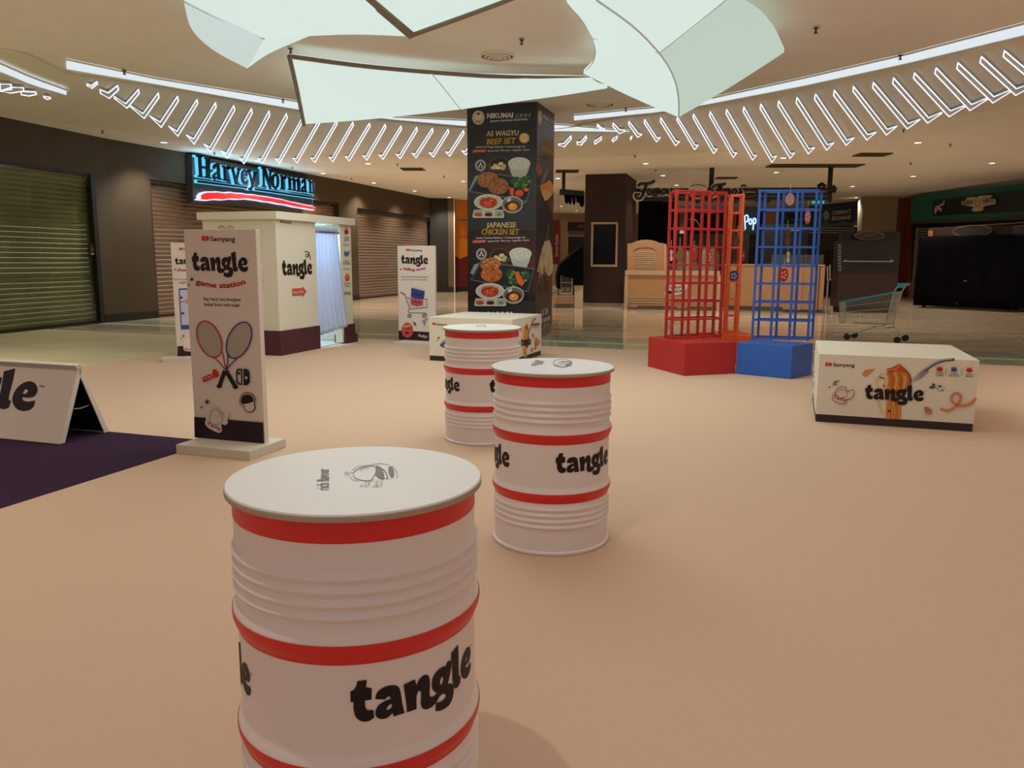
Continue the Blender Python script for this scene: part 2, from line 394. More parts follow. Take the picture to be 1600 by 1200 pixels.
# ---- ceilings
def interp(pts, x):
    for (a, b), (c, d) in zip(pts, pts[1:]):
        if a <= x <= c: return b + (d - b) * (x - a) / (c - a)
    return pts[0][1] if x < pts[0][0] else pts[-1][1]
UL = [(-700, -60), (-300, 25), (41, 82), (104, 113), (240, 134), (300, 144), (468, 172), (617, 188), (727, 198), (830, 202), (890, 197), (960, 184), (1030, 176), (1100, 165), (1256, 135), (1412, 101), (1600, 56), (1900, -25), (2300, -140)]
LL = [(-700, 80), (-300, 137), (0, 178), (120, 196), (245, 214), (300, 222), (346, 234), (385, 246), (425, 248.5), (487, 247), (561, 244), (640, 245), (727, 247), (869, 248), (984, 244), (1080, 239), (1130, 236), (1160, 241), (1197, 247), (1215, 243.5), (1242, 237), (1282, 229), (1336, 215), (1405, 200), (1475, 186), (1600, 163), (1900, 112), (2300, 30)]
xs = list(range(-700, 2301, 20))
U3 = [G(x, interp(UL, x), ZI) for x in xs]; L3 = [G(x, interp(LL, x), ZO) for x in xs]
k = len(xs)
struct('ceiling_soffit', MB().grid([[u.lerp(l, t) for u, l in zip(U3, L3)] for t in (0, .5, 1)]), M_SOFFIT, smooth=180).name = 'ceiling'
FAR = [flat(l) * (75 / flat(l).length) + Z * ZO for l in L3]
struct('ceiling', MB().grid([[l for l in L3], [l.lerp(f, .25) for l, f in zip(L3, FAR)], FAR]), M_CEIL)
poly = [Vector((-9, -12, ZI))] + [u for u in U3] + [Vector((9, -12, ZI))]
cen = Vector((0, 5, ZI)); mb = MB(); mb.add([cen] + poly, [(0, i, i + 1) for i in range(1, len(poly))]); struct('ceiling', mb, M_CEIL)
rim = MB().tube([Vector(u) + Z * -.012 for u in U3], .028, 6); struct('trim_1', rim, M_SOFFIT, smooth=60)
# helper surface used only for measuring: ceiling seen along a ray
E3 = [u + (l - u) * 1.45 for u, l in zip(U3, L3)]
BV = BVHTree.FromPolygons([tuple(v) for v in U3 + E3], [(i, i + 1, k + i + 1, k + i) for i in range(k - 1)])
def ceil_pt(px, py, drop=.0):
    """point below the sloped soffit (or the inner ceiling) along a ray"""
    d = ray(px, py).normalized(); c = CAMP + Z * drop
    h = BV.ray_cast(c, d)
    if h[0] is not None and py > interp(UL, px) - 1: return Vector(h[0]) - Z * drop
    return G(px, py, ZI - drop)

# ---- cove light strips
M_COVE = mat('cove_glow', (214, 226, 232), emit=1.05)
def cove(up, lo, x0, x1, label, drop=.02, n=50):
    A = []; B = []
    for i in range(n + 1):
        x = x0 + (x1 - x0) * i / n; A.append(ceil_pt(x, interp(up, x), drop)); B.append(ceil_pt(x, interp(lo, x), drop))
    t = thing('cove_light', label, 'light', A[n // 2]); MB().grid([A, B], Z * .015).build('diffuser', M_COVE, t)
    MB().tube(B, .012, 6).build('edge_strip', M_SOFFIT, t, smooth=60)
    MB().tube(A, .012, 6).build('edge_strip', M_SOFFIT, t, smooth=60)
cove([(104, 93), (240, 122), (435, 154), (466, 159), (617, 183), (727, 188)], [(104, 108), (240, 131), (435, 166), (466, 171), (617, 187), (727, 197)], 104, 728, 'long white cove light strip curving across the left ceiling')
cove([(869, 194), (974, 204)], [(869, 205), (985, 206)], 862, 984, 'short tapering white cove strip just right of the food column', n=8)
cove([(897, 180), (1030, 167), (1100, 156), (1256, 122), (1412, 86), (1600, 37), (1900, -48)], [(897, 188.5), (1030, 175), (1100, 164), (1256, 134), (1412, 100), (1600, 55), (1900, -26)], 897, 1900, 'long white cove light strip curving across the right ceiling')
cove([(-300, -5), (-100, 66), (0, 99), (50, 121), (105, 141)], [(-300, 25), (-100, 84), (0, 112), (50, 133), (105, 149)], -300, 104, 'white cove light strip at the far left ceiling edge', drop=.05, n=20)

# ---- folded chevron lights
M_NEON = mat('neon_tube', (242, 247, 255), emit=1.3)
M_FIN = mat('frosted_fin', (200, 204, 205), .5, emit=.05, ecol=(200, 210, 216))
CH_L = [((151.5,127.3),(152.3,130.5),(143.8,137.8),(136.3,133.8),(135.6,130.6),(142.8,133.8)),
 ((183.8,133.1),(185.3,140),(170.6,153.5),(156.9,145.6),(156,139.6),(169,145)),
 ((216.3,139.4),(217.5,145.6),(198.5,168.8),(178.8,153.8),(178.5,150.6),(196.5,161.9)),
 ((247.1,144.8),(248.5,151.9),(225.4,185),(203,165.8),(203,164.6),(223.5,177.3)),
 ((277.3,150),(278.8,157.5),(251.9,199),(234,181),None,(250.3,190.6)),
 ((307.5,155.2),(308.8,161.9),(278,212.8),(263.5,196.9),None,(276.5,205)),
 ((336.5,159.8),(337.8,166.9),(303.5,225.3),(291,210.6),None,(302.5,216.9)),
 ((365,164.6),(366.9,171.9),(329.6,237.8),(318.8,225),None,(328,230)),
 ((392.5,169.4),(394.4,176.3),(355,247.5),(345.6,235.6),None,(353.8,239.4)),
 ((420,173.1),(421.6,180),(381.3,256),(374,247.3),None,(379.8,248.8)),
 ((447.3,177.1),(448.9,184),(410,255.6),(403,247.5),None,(408.5,248.5))]
tops = [(473.5,181.3),(499.5,185),(525.5,188.3),(551,190.5),(577,192.3),(601.6,193.9),(626.3,196.3),(651,198.3),(675.5,200),(699.9,201.7),(723.8,203.6),(748,205.5)]
vees = [(437.1,255.3),(464.1,254.5),(492,253.9),(520.1,252.9),(545.8,251.6),(573.1,250.3),(598.6,249),(625.4,248),(650.1,246.4),(677,245.4),(702.6,243.9),(728,242)]
for i, (t, v) in enumerate(zip(tops, vees)):
    CH_L.append((t, (t[0] + 1.2, t[1] + 5.5 - i * .05), v, (v[0] - 6.4, v[1] - 7.4 + i * .06), None, (v[0] - 1.0, v[1] - 7 + i * .12)))
CH_M = [((891.9,211.9),(892.3,217.4),(881.6,229.5),(872.7,226.5),(873,224.8),(881,224)), ((915.7,211.9),(916,217),(908.1,226.7),(902,225.5),(901.6,221.5),(907.5,221.8)),
 ((939.8,213),(939.8,217.5),(929.4,225.4),None,(929.2,220),(934,217.5)), ((964.2,212.2),(963.8,216.5),(957.5,221.5),None,(956.3,218.5),(959,215.2)),
 ((987.4,212.6),(987,215.5),(985.6,218.2),None,(984.6,216.5),(985.6,213.8))]
CH_R = [((933.6,193.7),(933.2,197),(941.5,203.5),(945,201.5),None,(939.5,199.2)), ((957.9,191.9),(957.6,197.4),(967.9,208.4),(976.9,204.4),(976,203),(968.6,202.8)),
 ((982.8,189.2),(982.4,194.7),(996.5,214.4),(1003,209.8),None,(997.5,208.4)), ((1007.4,186.4),(1006.9,192.4),(1025.7,221.5),(1031.9,214.6),None,(1026.5,215.5)),
 ((1032.6,183.4),(1032,190),(1055.4,227.6),(1061.9,221.2),None,(1056,220)), ((1058.8,183.1),(1057.3,186.9),(1085.3,233.8),(1091,226.9),None,(1085.8,226.3)),
 ((1083.8,177.8),(1082.9,183.8),(1115,240),(1120.6,233.1),None,(1115.8,232.3)), ((1109.8,174),(1108.5,180.6),(1145.6,246),(1151.3,238.8),None,(1146.3,238.5)),
 ((1135.6,170.6),(1134.4,177.6),(1176,250.3),(1181.9,242.5),None,(1177,242.5)), ((1162.3,166.5),(1161.3,174),(1206,253.8),(1213.5,243.5),None,(1206.5,245.6)),
 ((1189,162.3),(1187.6,169.4),(1234.6,247.5),(1241.5,239),None,(1235.3,239.6)), ((1216.9,157.3),(1215.4,165),(1263.1,240.5),(1272.8,230.3),None,(1264,232.5)),
 ((1245.6,151.9),(1243.8,160),(1291.5,234.6),(1302.8,223.1),None,(1292.9,225.9)), ((1274.4,146.5),(1272.6,154.6),(1321.9,227.1),(1334.6,215),None,(1323.1,218.8)),
 ((1303.8,140.6),(1302.5,148.8),(1354.4,218.8),(1369,206.3),None,(1356,210.3)), ((1333.5,134.4),(1332.8,142.3),(1385,210.9),(1401.5,196.9),None,(1386.3,201.9)),
 ((1364.8,128.5),(1363.6,137),(1417.5,201.3),(1437.5,186.9),(1436.5,186.4),(1419.4,192.8)), ((1396.3,121.3),(1394.7,130),(1449.4,192.1),(1471.9,176.5),(1471,175.3),(1451,183.8)),
 ((1429,113.5),(1427.3,121.9),(1482.9,182.3),(1507.5,166.8),(1506,165),(1485,173.1)), ((1462.8,105.6),(1460.6,114.4),(1515.6,172.5),(1543,155),(1541,153.5),(1518,163)),
 ((1496.9,97.5),(1495,106.9),(1551.3,160.6),(1579.4,143),(1577,141),(1553,151)), ((1533.5,87.9),(1531,97.3),(1587,148.8),(1615,133),(1612,130),(1588,138.5)),
 ((1569.4,78.8),(1567.5,88),(1625,137),(1655,120),(1652,117),(1626,127))]
def chevron(pts, label, grp):
    P = [ceil_pt(p[0], p[1], .055) for p in pts if p]
    t = thing('chevron_light', label, 'light', P[0], grp)
    d = flat(P[0]).normalized() * .012 + Z * .03
    try: MB().prism(P, d).build('fin_panel', M_FIN, t)
    except Exception: pass
    r = .0088 * flat(P[0]).length / 14
    MB().tube([p - Z * .004 for p in P], max(.005, r), 6, closed=True).build('glowing_outline', M_NEON, t)
for i, c in enumerate(CH_L): chevron(c, 'white outlined folded ceiling light, %s from the left in the left row' % ordinal(i), 'folded lights of the left ceiling row')
for i, c in enumerate(CH_M): chevron(c, 'tiny white outlined ceiling light right of the food column, %s from it' % ordinal(i), 'folded lights of the left ceiling row')
for i, c in enumerate(CH_R): chevron(c, 'white outlined folded ceiling light, %s from the left in the right row' % ordinal(i), 'folded lights of the right ceiling row')
for i, c in enumerate([((0, 131), (17.5, 131.5), (17.5, 139.8), (0, 141.5)), ((18, 136), (37, 137), (37, 142), (16, 145), (0, 142)), ((33, 142.5), (56, 143.5), (57, 147), (46, 149.5), (33, 147.5)), ((68, 150), (78, 151.5), (79, 153.5), (74, 155), (69, 152.5))]):
    chevron(c, 'small white outlined ceiling light at the far left edge, %s from left' % ordinal(i), 'folded lights at the far left')

# ---- luminous petals
M_PETAL = mat('stretched_luminous_fabric', (216, 233, 224), emit=.96)
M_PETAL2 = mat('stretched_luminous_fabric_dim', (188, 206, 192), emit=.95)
M_FRAME = mat('petal_frame', (132, 120, 108), .5); M_SEAM = mat('petal_seam', (182, 186, 178), .5, emit=.25, ecol=(180, 190, 184))
def curve_pts(c, n=14):
    """px curve with heights (x, y, z), resampled"""
    q = smooth_loop([(p[0], p[1]) for p in c], False, 6, 120) if len(c) > 2 else [c[0][:2], c[1][:2]]
    L = [0]
    for a, b in zip(q, q[1:]): L.append(L[-1] + math.dist(a, b))
    zs = [0]
    for a, b in zip(c, c[1:]): zs.append(zs[-1] + math.dist(a[:2], b[:2]))
    out = []
    for i in range(n + 1):
        s = L[-1] * i / n; j = max(0, min(len(q) - 2, next((m for m in range(len(q) - 1) if L[m + 1] >= s - 1e-9), len(q) - 2)))
        t = (s - L[j]) / max(1e-9, L[j + 1] - L[j]); x = q[j][0] + (q[j + 1][0] - q[j][0]) * t; y = q[j][1] + (q[j + 1][1] - q[j][1]) * t
        sz = zs[-1] * i / n; m = next((m for m in range(len(c) - 1) if zs[m + 1] >= sz - 1e-9), len(c) - 2)
        t = (sz - zs[m]) / max(1e-9, zs[m + 1] - zs[m]); out.append(G(x, y, c[m][2] + (c[m + 1][2] - c[m][2]) * t))
    return out
def panel(par, c1, c2, bulge=.0, m=M_PETAL, steps=8, n=14, name='fabric_panel'):
    A = curve_pts(c1, n); B = curve_pts(c2, n)
    rows = [[a.lerp(b, i / steps) - Z * (bulge * math.sin(math.pi * i / steps)) for a, b in zip(A, B)] for i in range(steps + 1)]
    MB().grid(rows, Z * .05).build(name, m, par, smooth=40); return A, B
def edge(par, c, r=.02, m=M_FRAME, n=14): MB().tube(curve_pts(c, n), r, 6).build('frame_rail', m, par, smooth=60)
p1 = thing('petal_light', 'glowing white fabric ceiling petal with a curled left end', 'light', G(450, 30, 3.9), 'luminous ceiling petals')
rib = [(288, 3, 3.95), (350, 33, 3.85), (413, 61, 3.75)]
panel(p1, [(287, -1, 3.95), (350, 32, 3.85), (413, 61, 3.75), (490, 56, 3.8), (560, 54, 3.85), (641, 57, 3.9)], [(292, -140, 4), (310, -150, 4), (330, -160, 4), (350, -160, 4), (370, -158, 4), (392, -152, 4)], .02, n=22)
panel(p1, [(288, 3, 3.95), (330, 22, 3.88), (375, 43, 3.8), (413, 61, 3.75)], [(288, 7, 3.97), (299, 45, 3.97), (333, 78, 3.85), (386, 107, 3.55)], .0, mat('stretched_luminous_fabric_soft', (205, 220, 214), emit=.92))
panel(p1, [(413, 61, 3.75), (440, 58, 3.77), (480, 55.5, 3.79)], [(386, 107, 3.55), (420, 84, 3.65), (484, 56, 3.79)], .0)
edge(p1, [(641, 57, 3.9), (573, -2, 3.95), (400, -150, 4)], .03); edge(p1, rib, .008, M_SEAM)
p2 = thing('petal_light', 'glowing white triangular ceiling petal with straight metal frame, top centre', 'light', G(690, 20, 3.95), 'luminous ceiling petals')
panel(p2, [(646, 53, 3.88), (580, -4, 3.93), (408, -152, 3.98)], [(646.5, 53, 3.88), (790, -1, 3.93), (1000, -85, 3.98)], 0)
edge(p2, [(645, 54, 3.87), (577, -4, 3.93), (405, -152, 3.98)], .035); edge(p2, [(645, 54, 3.87), (791, 0, 3.93), (1000, -84, 3.98)], .03)
p3 = thing('petal_light', 'long glowing white ceiling petal in front of the food column', 'light', G(600, 140, 3.85), 'luminous ceiling petals')
panel(p3, [(454, 90, 4.02), (520, 99, 4.02), (600, 108, 4.02), (674, 115, 4.02)], [(476, 194, 3.62), (560, 188, 3.62), (640, 180, 3.62), (719, 171, 3.64)], .03)
panel(p3, [(675, 115, 4.02), (740, 120, 4.02), (840, 122, 4.02), (920, 124, 4.0)], [(720, 171, 3.64), (800, 160, 3.68), (880, 149, 3.74), (949, 138, 3.8)], .03)
edge(p3, [(452, 88, 4.03), (464, 140, 3.8), (475, 195, 3.61)], .03); edge(p3, [(452, 88, 4.03), (560, 102.5, 4.03), (674, 113, 4.03), (780, 120, 4.03), (922, 122.5, 4.01)], .03)
edge(p3, [(674.5, 115, 4.0), (700, 146, 3.78), (719.5, 171, 3.63)], .006, M_SEAM)
p4 = thing('petal_light', 'glowing white leaf shaped ceiling petal with a bent middle rib', 'light', G(1040, 80, 3.8), 'luminous ceiling petals')
panel(p4, [(850, -110, 4), (884, 0, 3.98), (909, 30, 3.96), (926, 60, 3.94)], [(845, -112, 3.9), (932, 0, 3.78), (990, 42, 3.7), (1029, 83, 3.62)], .02)
panel(p4, [(926, 60, 3.94), (931, 82, 3.94), (926, 100, 3.92), (912, 115, 3.9)], [(1029, 83, 3.62), (1050, 116, 3.57), (1059, 150, 3.52), (1060, 183, 3.46)], .02)
panel(p4, [(845, -112, 3.9), (932, 0, 3.78), (990, 42, 3.7), (1030, 83, 3.62)], [(1020, -100, 3.99), (1080, -60, 3.98), (1115, -25, 3.97), (1138, -3, 3.96)], .02)
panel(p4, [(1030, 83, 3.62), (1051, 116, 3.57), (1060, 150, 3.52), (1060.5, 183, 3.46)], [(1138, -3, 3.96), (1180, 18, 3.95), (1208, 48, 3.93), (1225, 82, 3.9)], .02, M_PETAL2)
edge(p4, [(932, 0, 3.77), (990, 42, 3.69), (1030, 83, 3.61), (1051, 116, 3.56), (1060, 150, 3.51), (1060.5, 183, 3.45)], .01, M_SEAM)
edge(p4, [(850, -110, 4.01), (884, 0, 3.99), (909, 30, 3.97), (926, 60, 3.95), (931, 82, 3.95), (926, 100, 3.93), (912, 115, 3.91)], .012, M_SEAM)
edge(p4, [(926, 60, 3.935), (980, 71, 3.78), (1030, 83, 3.615)], .006, M_SEAM); edge(p4, [(1030, 83, 3.615), (1085, 40, 3.78), (1138, -3, 3.95)], .006, M_SEAM)

# ---- downlights, sprinklers, grilles
M_LENS = mat('lamp_lens', (255, 246, 230), emit=4.0)
M_WHITE = mat('white_trim', (215, 205, 190), .5)
def downlight(px, py, label, z=ZO):
    p = G(px, py, z); t = thing('downlight', label, 'light', p, 'ceiling downlights'); c = (p.x, p.y, z)
    MB().lathe([(.075, -.004), (.075, -.012), (.105, -.012), (.115, 0)], 20, c, False, False).build('trim_ring', M_WHITE, t, smooth=40)
    MB().lathe([(.076, -.006), (.076, -.010)], 20, c).build('lens', M_LENS, t)
    return p
DLS = [(256, 222, 'over the dark wall left of the sign'), (401.5, 251, 'just above the last letters of the blue store sign'), (505, 270.6, 'right of the blue store sign'), (575.5, 255.5, 'below the middle of the left folded lights'), (584, 285.5, 'above the left edge of the right shutter'),
 (661, 266, 'beside the dark ceiling grille left of the food column'), (724, 283, 'touching the left edge of the food column'), (648, 298, 'above the right shutter, near its right end'), (701.5, 308, 'above the narrow dark wall recess'), (1009, 255, 'above and right of the brown column'),
 (872, 278.5, 'right beside the food column'), (1036, 274, 'above the script sign, left'), (1057, 289, 'close above the script sign letters'), (877, 322, 'between the two columns, upper left'), (901, 329, 'between the two columns, lower right'),
 (1224, 246.5, 'touching a folded light of the right row'), (1213, 269, 'above the blue lattice tower'), (1434, 222.5, 'below the right folded lights, farthest up'), (1550, 254.6, 'nearest the right photo edge'), (1427, 275, 'left above the green shop fascia'), (1332, 291, 'above the currency exchange board'), (1338, 308.6, 'directly over the beige pillar')]
DP = []
for x, y, s in DLS: DP.append(downlight(x, y, 'round lit ceiling downlight ' + s))
for q in DP: spot(q.x, q.y, ZO - .03, 285, 120, .7, .07)
M_BRASS = mat('dark_brass', (70, 60, 48), .45, .6)
def sprinkler(px, py, z, label):
    p = G(px, py, z); t = thing('sprinkler_head', label, 'sprinkler', p, 'ceiling sprinklers'); c = (p.x, p.y, z)
    MB().lathe([(.034, 0), (.03, -.008), (.013, -.012), (.010, -.035), (.009, -.05)], 12, c).build('body', M_BRASS, t, smooth=40)
    MB().lathe([(.024, -.056), (.024, -.06)], 12, c).build('deflector_plate', M_BRASS, t)
    MB().bar((p.x - .016, p.y, z - .035), (p.x - .016, p.y, z - .058), .005).bar((p.x + .016, p.y, z - .035), (p.x + .016, p.y, z - .058), .005).build('yoke', M_BRASS, t)
for x, y, s in [(454, 76, 'by the left corner of the long petal'), (815, 62, 'above the round diffuser, top centre'), (1275, 44, 'right of the leaf petal'), (194, 110, 'by the left cove strip, left end'), (442, 155, 'by the left cove strip near the long petal'), (1407, 86, 'at the right cove strip'), (978, 169, 'at the right cove strip below the leaf petal')]:
    sprinkler(x, y, ZI - .02, 'small dark ceiling sprinkler ' + s)
for x, y, s in [(160, 204, 'above the leftmost shutter'), (335, 238, 'above the first letters of the blue sign'), (457, 261, 'above the last letters of the blue sign'), (621, 256, 'beside the dark grille left of the food column'), (549, 278, 'above the right shutter, left end'), (694, 275, 'left of the food column'), (992, 243, 'above the brown column'), (1024, 266, 'above the script sign'), (1412, 202, 'under the right folded lights'), (1485, 225, 'right of a bright downlight, upper right'), (1423, 254, 'below the shorter right grille'), (1220, 258, 'under the long right grille')]:
    sprinkler(x, y, ZO, 'small dark ceiling sprinkler ' + s)
M_GRILLE = mat('grille_metal', (88, 66, 46), .6)
def grille(px0, px1, py, dpx, label, z=ZO):
    a = G(px0, py, z); b = G(px1, py, z); f = G(px0, py - dpx, z); dep = (flat(a) - flat(f)).length
    u = (b - a).normalized(); n = Vector((-u.y, u.x, 0)); n = n if n.dot(flat(a)) > 0 else -n; L = (b - a).length
    t = thing('air_grille', label, 'vent', a)
    MB().obox(a, u, n, 0, L, 0, dep, z - .012, z - .002).build('back_plate', M_DARK, t)
    for q in ((0, L, 0, .04), (0, L, dep - .04, dep), (0, .04, .04, dep - .04), (L - .04, L, .04, dep - .04)): MB().obox(a, u, n, q[0], q[1], q[2], q[3], z - .03, z).build('frame_side', M_GRILLE, t)
    m = max(3, int(dep / .09))
    for i in range(m): MB().obox(a, u, n, .04, L - .04, dep * (i + .6) / (m + .2), dep * (i + .6) / (m + .2) + .025, z - .026, z - .008).build('blade', M_GRILLE, t)
grille(625, 660, 262, 3.5, 'dark rectangular ceiling grille left of the food column')
grille(1206, 1352, 256, 4.5, 'long dark ceiling grille on the right')
grille(1345, 1396, 238.5, 4.5, 'shorter dark ceiling grille right of the long one')
grille(1121, 1153, 276.5, 2, 'small dark ceiling grille above the orange tower')
grille(868, 905, 265, 4, 'dark ceiling grille right of the food column')
def diffuser(px, py, r, label):
    p = G(px, py, ZI); t = thing('round_diffuser', label, 'vent', p, 'round air diffusers')
    for i, q in enumerate((1, .76, .53, .3)):
        MB().lathe([(r * q, 0), (r * q, -.02 - .012 * i), (r * (q - .07), -.03 - .012 * i), (r * (q - .09), -.006)], 32, p, False, False).build('ring', M_SOFFIT, t, smooth=30)
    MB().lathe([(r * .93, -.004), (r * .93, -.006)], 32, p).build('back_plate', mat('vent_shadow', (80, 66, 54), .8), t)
diffuser(777, 86, .24, 'round ceiling air diffuser above the long petal'); diffuser(938, 162, .26, 'round ceiling air diffuser below the leaf petal')

# ---- left wall with shutters
WP = [(-420, 569), (172, 502.3), (246, 494.5), (545, 468.8), (672, 454.5)]
WT = [102, 217, 230.5, 282, 306]
WG = [(G(*p) + flat(G(p[0], y, ZO))) / 2 for p, y in zip(WP, WT)]
M_SHUT = [mat('shutter_steel_olive', (124, 118, 84), .5, .2, ns=1.5, na=.08), mat('shutter_steel_brown', (122, 98, 76), .45, .3, ns=1.5, na=.08)]
M_SKIRT = mat('black_skirting', (26, 22, 20), .5)
def wall_seg(a, b, openings, zt=ZO + .1, i=[0]):
    """wall panel from a to b (ground points, left to right) with openings [(s0, s1, height)]; returns frame"""
    u = (b - a).normalized(); n = Vector((u.y, -u.x, 0)); n = n if n.dot(-flat(a)) > 0 else -n; L = (b - a).length; mb = MB(); s = 0
    sk = MB()
    for s0, s1, h in openings:
        if s0 > s: mb.obox(a, u, n, s, s0, -.3, 0, FZ, zt); sk.obox(a, u, n, s, s0, 0, .015, FZ, .16)
        mb.obox(a, u, n, s0, s1, -.3, 0, h, zt); s = s1
    if s < L: mb.obox(a, u, n, s, L, -.3, 0, FZ, zt); sk.obox(a, u, n, s, L, 0, .015, FZ, .16)
    return mb, sk, u, n, L
def shutter(a, u, n, s0, s1, h, label, m, pitch=.1):
    o = a + u * s0 - n * .17; w = s1 - s0
    t = thing('roller_shutter', label, 'shutter', o)
    pr = [(0, 0), (.012, .02), (.014, .05), (.010, .08), (0, .092), (-.01, .092), (-.01, 0)]
    mb = MB(); mb.prism([u * 0 + n * x + Z * (z * pitch / .1) for x, z in pr], u * w)
    me = mb.mesh('slat', m)
    for i in range(int((h - .04) / pitch)):
        q = bpy.data.objects.new('slat', me); COL.objects.link(q); q.parent = t; q.location = (0, 0, .04 + FZ + i * pitch); WL[q] = WL[t]
    MB().obox(o, u, n, 0, w, -.02, .02, FZ, FZ + .045).build('bottom_rail', M_SKIRT, t)
    for s in (0, w - .07): MB().obox(o, u, n, s, s + .07, .02, .14, FZ, h).build('guide_rail', mat('guide_rail_dark', (50, 44, 34), .5), t)
    MB().obox(o, u, n, 0, w, .02, .12, h - .06, h).build('head_box', mat('guide_rail_dark', (50, 44, 34), .5), t)
    return t
def sof(a, u, px, py): q = G(px, py); return (q - a).dot(u)
a, b = WG[0], WG[1]; u = (b - a).normalized()
h1 = HT(155, 272, G(160, 504)); s1a = sof(a, u, -380, 565); s1b = sof(a, u, 162, 503.5)
w1, k1, u1, n1, L1 = wall_seg(a, b, [(s1a, s1b, h1)])
shutter(a, u1, n1, s1a, s1b, h1, 'olive roller shutter behind glass at the far left', M_SHUT[0], .1)
a2, b2 = WG[1], WG[3]; u2 = (b2 - a2).normalized(); h2 = HT(525, 318, G(527, 470)); s2a = sof(a2, u2, 236, 495.5); s2b = sof(a2, u2, 527, 470.3)
w2, k2, u2, n2, L2 = wall_seg(a2, b2, [(s2a, s2b, h2)])
shutter(a2, u2, n2, s2a, s2b, h2, 'grey brown roller shutter behind the photo booth', M_SHUT[1], .105)
a3, b3 = WG[3], WG[4]; u3 = (b3 - a3).normalized(); h3 = HT(556, 325, G(558, 467.5)); s3a = sof(a3, u3, 555, 467.7); s3b = sof(a3, u3, 664, 455.4)
w3, k3, u3, n3, L3_ = wall_seg(a3, b3, [(s3a, s3b, h3)])
shutter(a3, u3, n3, s3a, s3b, h3, 'brown roller shutter right of the photo booth', M_SHUT[1], .105)
struct('wall_left', w1, M_WALL); struct('wall_left', w2, M_WALL); struct('wall_left', w3, M_WALL)
struct('baseboard_left', k1, M_SKIRT); struct('baseboard_left', k2, M_SKIRT); struct('baseboard_left', k3, M_SKIRT)
# glass in front of the first shutter
gl = thing('window_1', None, None, a + u1 * s1a); gl['kind'] = 'structure'
M_GLASS = bpy.data.materials.new('tinted_glass'); M_GLASS.use_nodes = True; nt = M_GLASS.node_tree; nt.nodes.clear()
oo = nt.nodes.new('ShaderNodeOutputMaterial'); mx = nt.nodes.new('ShaderNodeMixShader'); fr = nt.nodes.new('ShaderNodeFresnel'); tr = nt.nodes.new('ShaderNodeBsdfTransparent'); gs = nt.nodes.new('ShaderNodeBsdfGlossy')
fr.inputs[0].default_value = 1.5; ge = nt.nodes.new('ShaderNodeNewGeometry'); mu = nt.nodes.new('ShaderNodeMath'); mu.operation = 'MULTIPLY'; iv = nt.nodes.new('ShaderNodeMath'); iv.operation = 'SUBTRACT'; iv.inputs[0].default_value = 1.0; nt.links.new(ge.outputs['Backfacing'], iv.inputs[1]); nt.links.new(fr.outputs[0], mu.inputs[0]); nt.links.new(iv.outputs[0], mu.inputs[1]); tr.inputs[0].default_value = (.93, .96, .88, 1); gs.inputs['Roughness'].default_value = .02
nt.links.new(mu.outputs[0], mx.inputs[0]); nt.links.new(tr.outputs[0], mx.inputs[1]); nt.links.new(gs.outputs[0], mx.inputs[2]); nt.links.new(mx.outputs[0], oo.inputs[0])
wg = (s1b - .12 - s1a); np_ = 4; pw = (wg) / np_
for i in range(np_): MB().obox(a + u1 * s1a, u1, n1, i * pw + .006, (i + 1) * pw - .006, -.05, -.038, FZ + .03, h1 - .05).build('pane', M_GLASS, gl)
MB().obox(a + u1 * s1a, u1, n1, wg, wg + .12, -.1, .01, FZ, h1).build('frame_post', M_SKIRT, gl); MB().obox(a + u1 * s1a, u1, n1, 0, wg, -.08, -.01, h1 - .05, h1).build('frame_head', M_SKIRT, gl)
MB().obox(a + u1 * s1a, u1, n1, 0, wg, -.08, -.01, FZ, FZ + .03).build('frame_sill', M_SKIRT, gl)
# notices on the glass
no = G(150, 504); pn = a + u1 * s1a - n1 * .035; zc = 0
for nm, x0, x1, y0, y1, cbg, lab in (('door_notice', 149, 159, 380.5, 389, (205, 190, 175), 'small white red notice stuck on the glass door edge'), ('door_notice', 141, 148.5, 381, 398.5, (40, 34, 32), 'small dark notice stuck beside the white one on the glass')):
    q = [onplane(x, y, pn, n1) for x, y in ((x0, y1), (x1, y1), (x1, y0), (x0, y0))]
    t = thing(nm, lab, 'notice', q[0]); MB().prism(q, n1 * .004).build('card', mat('card_%d' % cbg[0], cbg, .6), t)
    D = Decal(q[0] + n1 * .004, u1, Z); D.ell((x0 + x1) / 2, (y0 + y1) / 2 - .5, 2.2, 2, RED if cbg[0] > 100 else (150, 60, 50)); D.poly([(x0 + 1.5, y1 - 1), (x1 - 1.5, y1 - 1), (x1 - 1.5, y1 - 2.5), (x0 + 1.5, y1 - 2.5)], (60, 50, 50) if cbg[0] > 100 else (200, 195, 185)); D.build('print', t)
# ================================================================== DRUM TABLES
M_DRUM = mat('white_drum_paint', (226, 214, 210), .40, ns=3, na=.02)
M_LID = mat('white_lid_board', (208, 206, 200), .45, ns=6, na=.015)
M_REDV = mat('red_vinyl', (212, 36, 32), .38)
M_RIMD = mat('lid_edge_board', (170, 150, 130), .7)
RB = .2945; HB_ = .905
def bead(z0, z1, amp, n=8): return [(RB + amp * math.sin(math.pi * i / n) ** 1, z0 + (z1 - z0) * i / n) for i in range(n + 1)]
prof = [(RB - .01, 0), (RB + .008, .002), (RB + .010, .008), (RB + .008, .015), (RB, .02)]
def ribs(z0, z1, n, amp):
    out = []
    for i in range(n * 8 + 1): out.append((RB + amp * .5 * (1 - math.cos(2 * math.pi * i / 8)), z0 + (z1 - z0) * i / (n * 8)))
    return out
prof += [(RB, .10)] + ribs(.125, .245, 4, .009) + [(RB, .262)] + bead(.268, .338, .012) + [(RB, .345)] + [(RB, .555)] + bead(.560, .632, .012) + [(RB, .64)] + ribs(.65, .77, 4, .009) + [(RB, .80), (RB, HB_ - .018)]
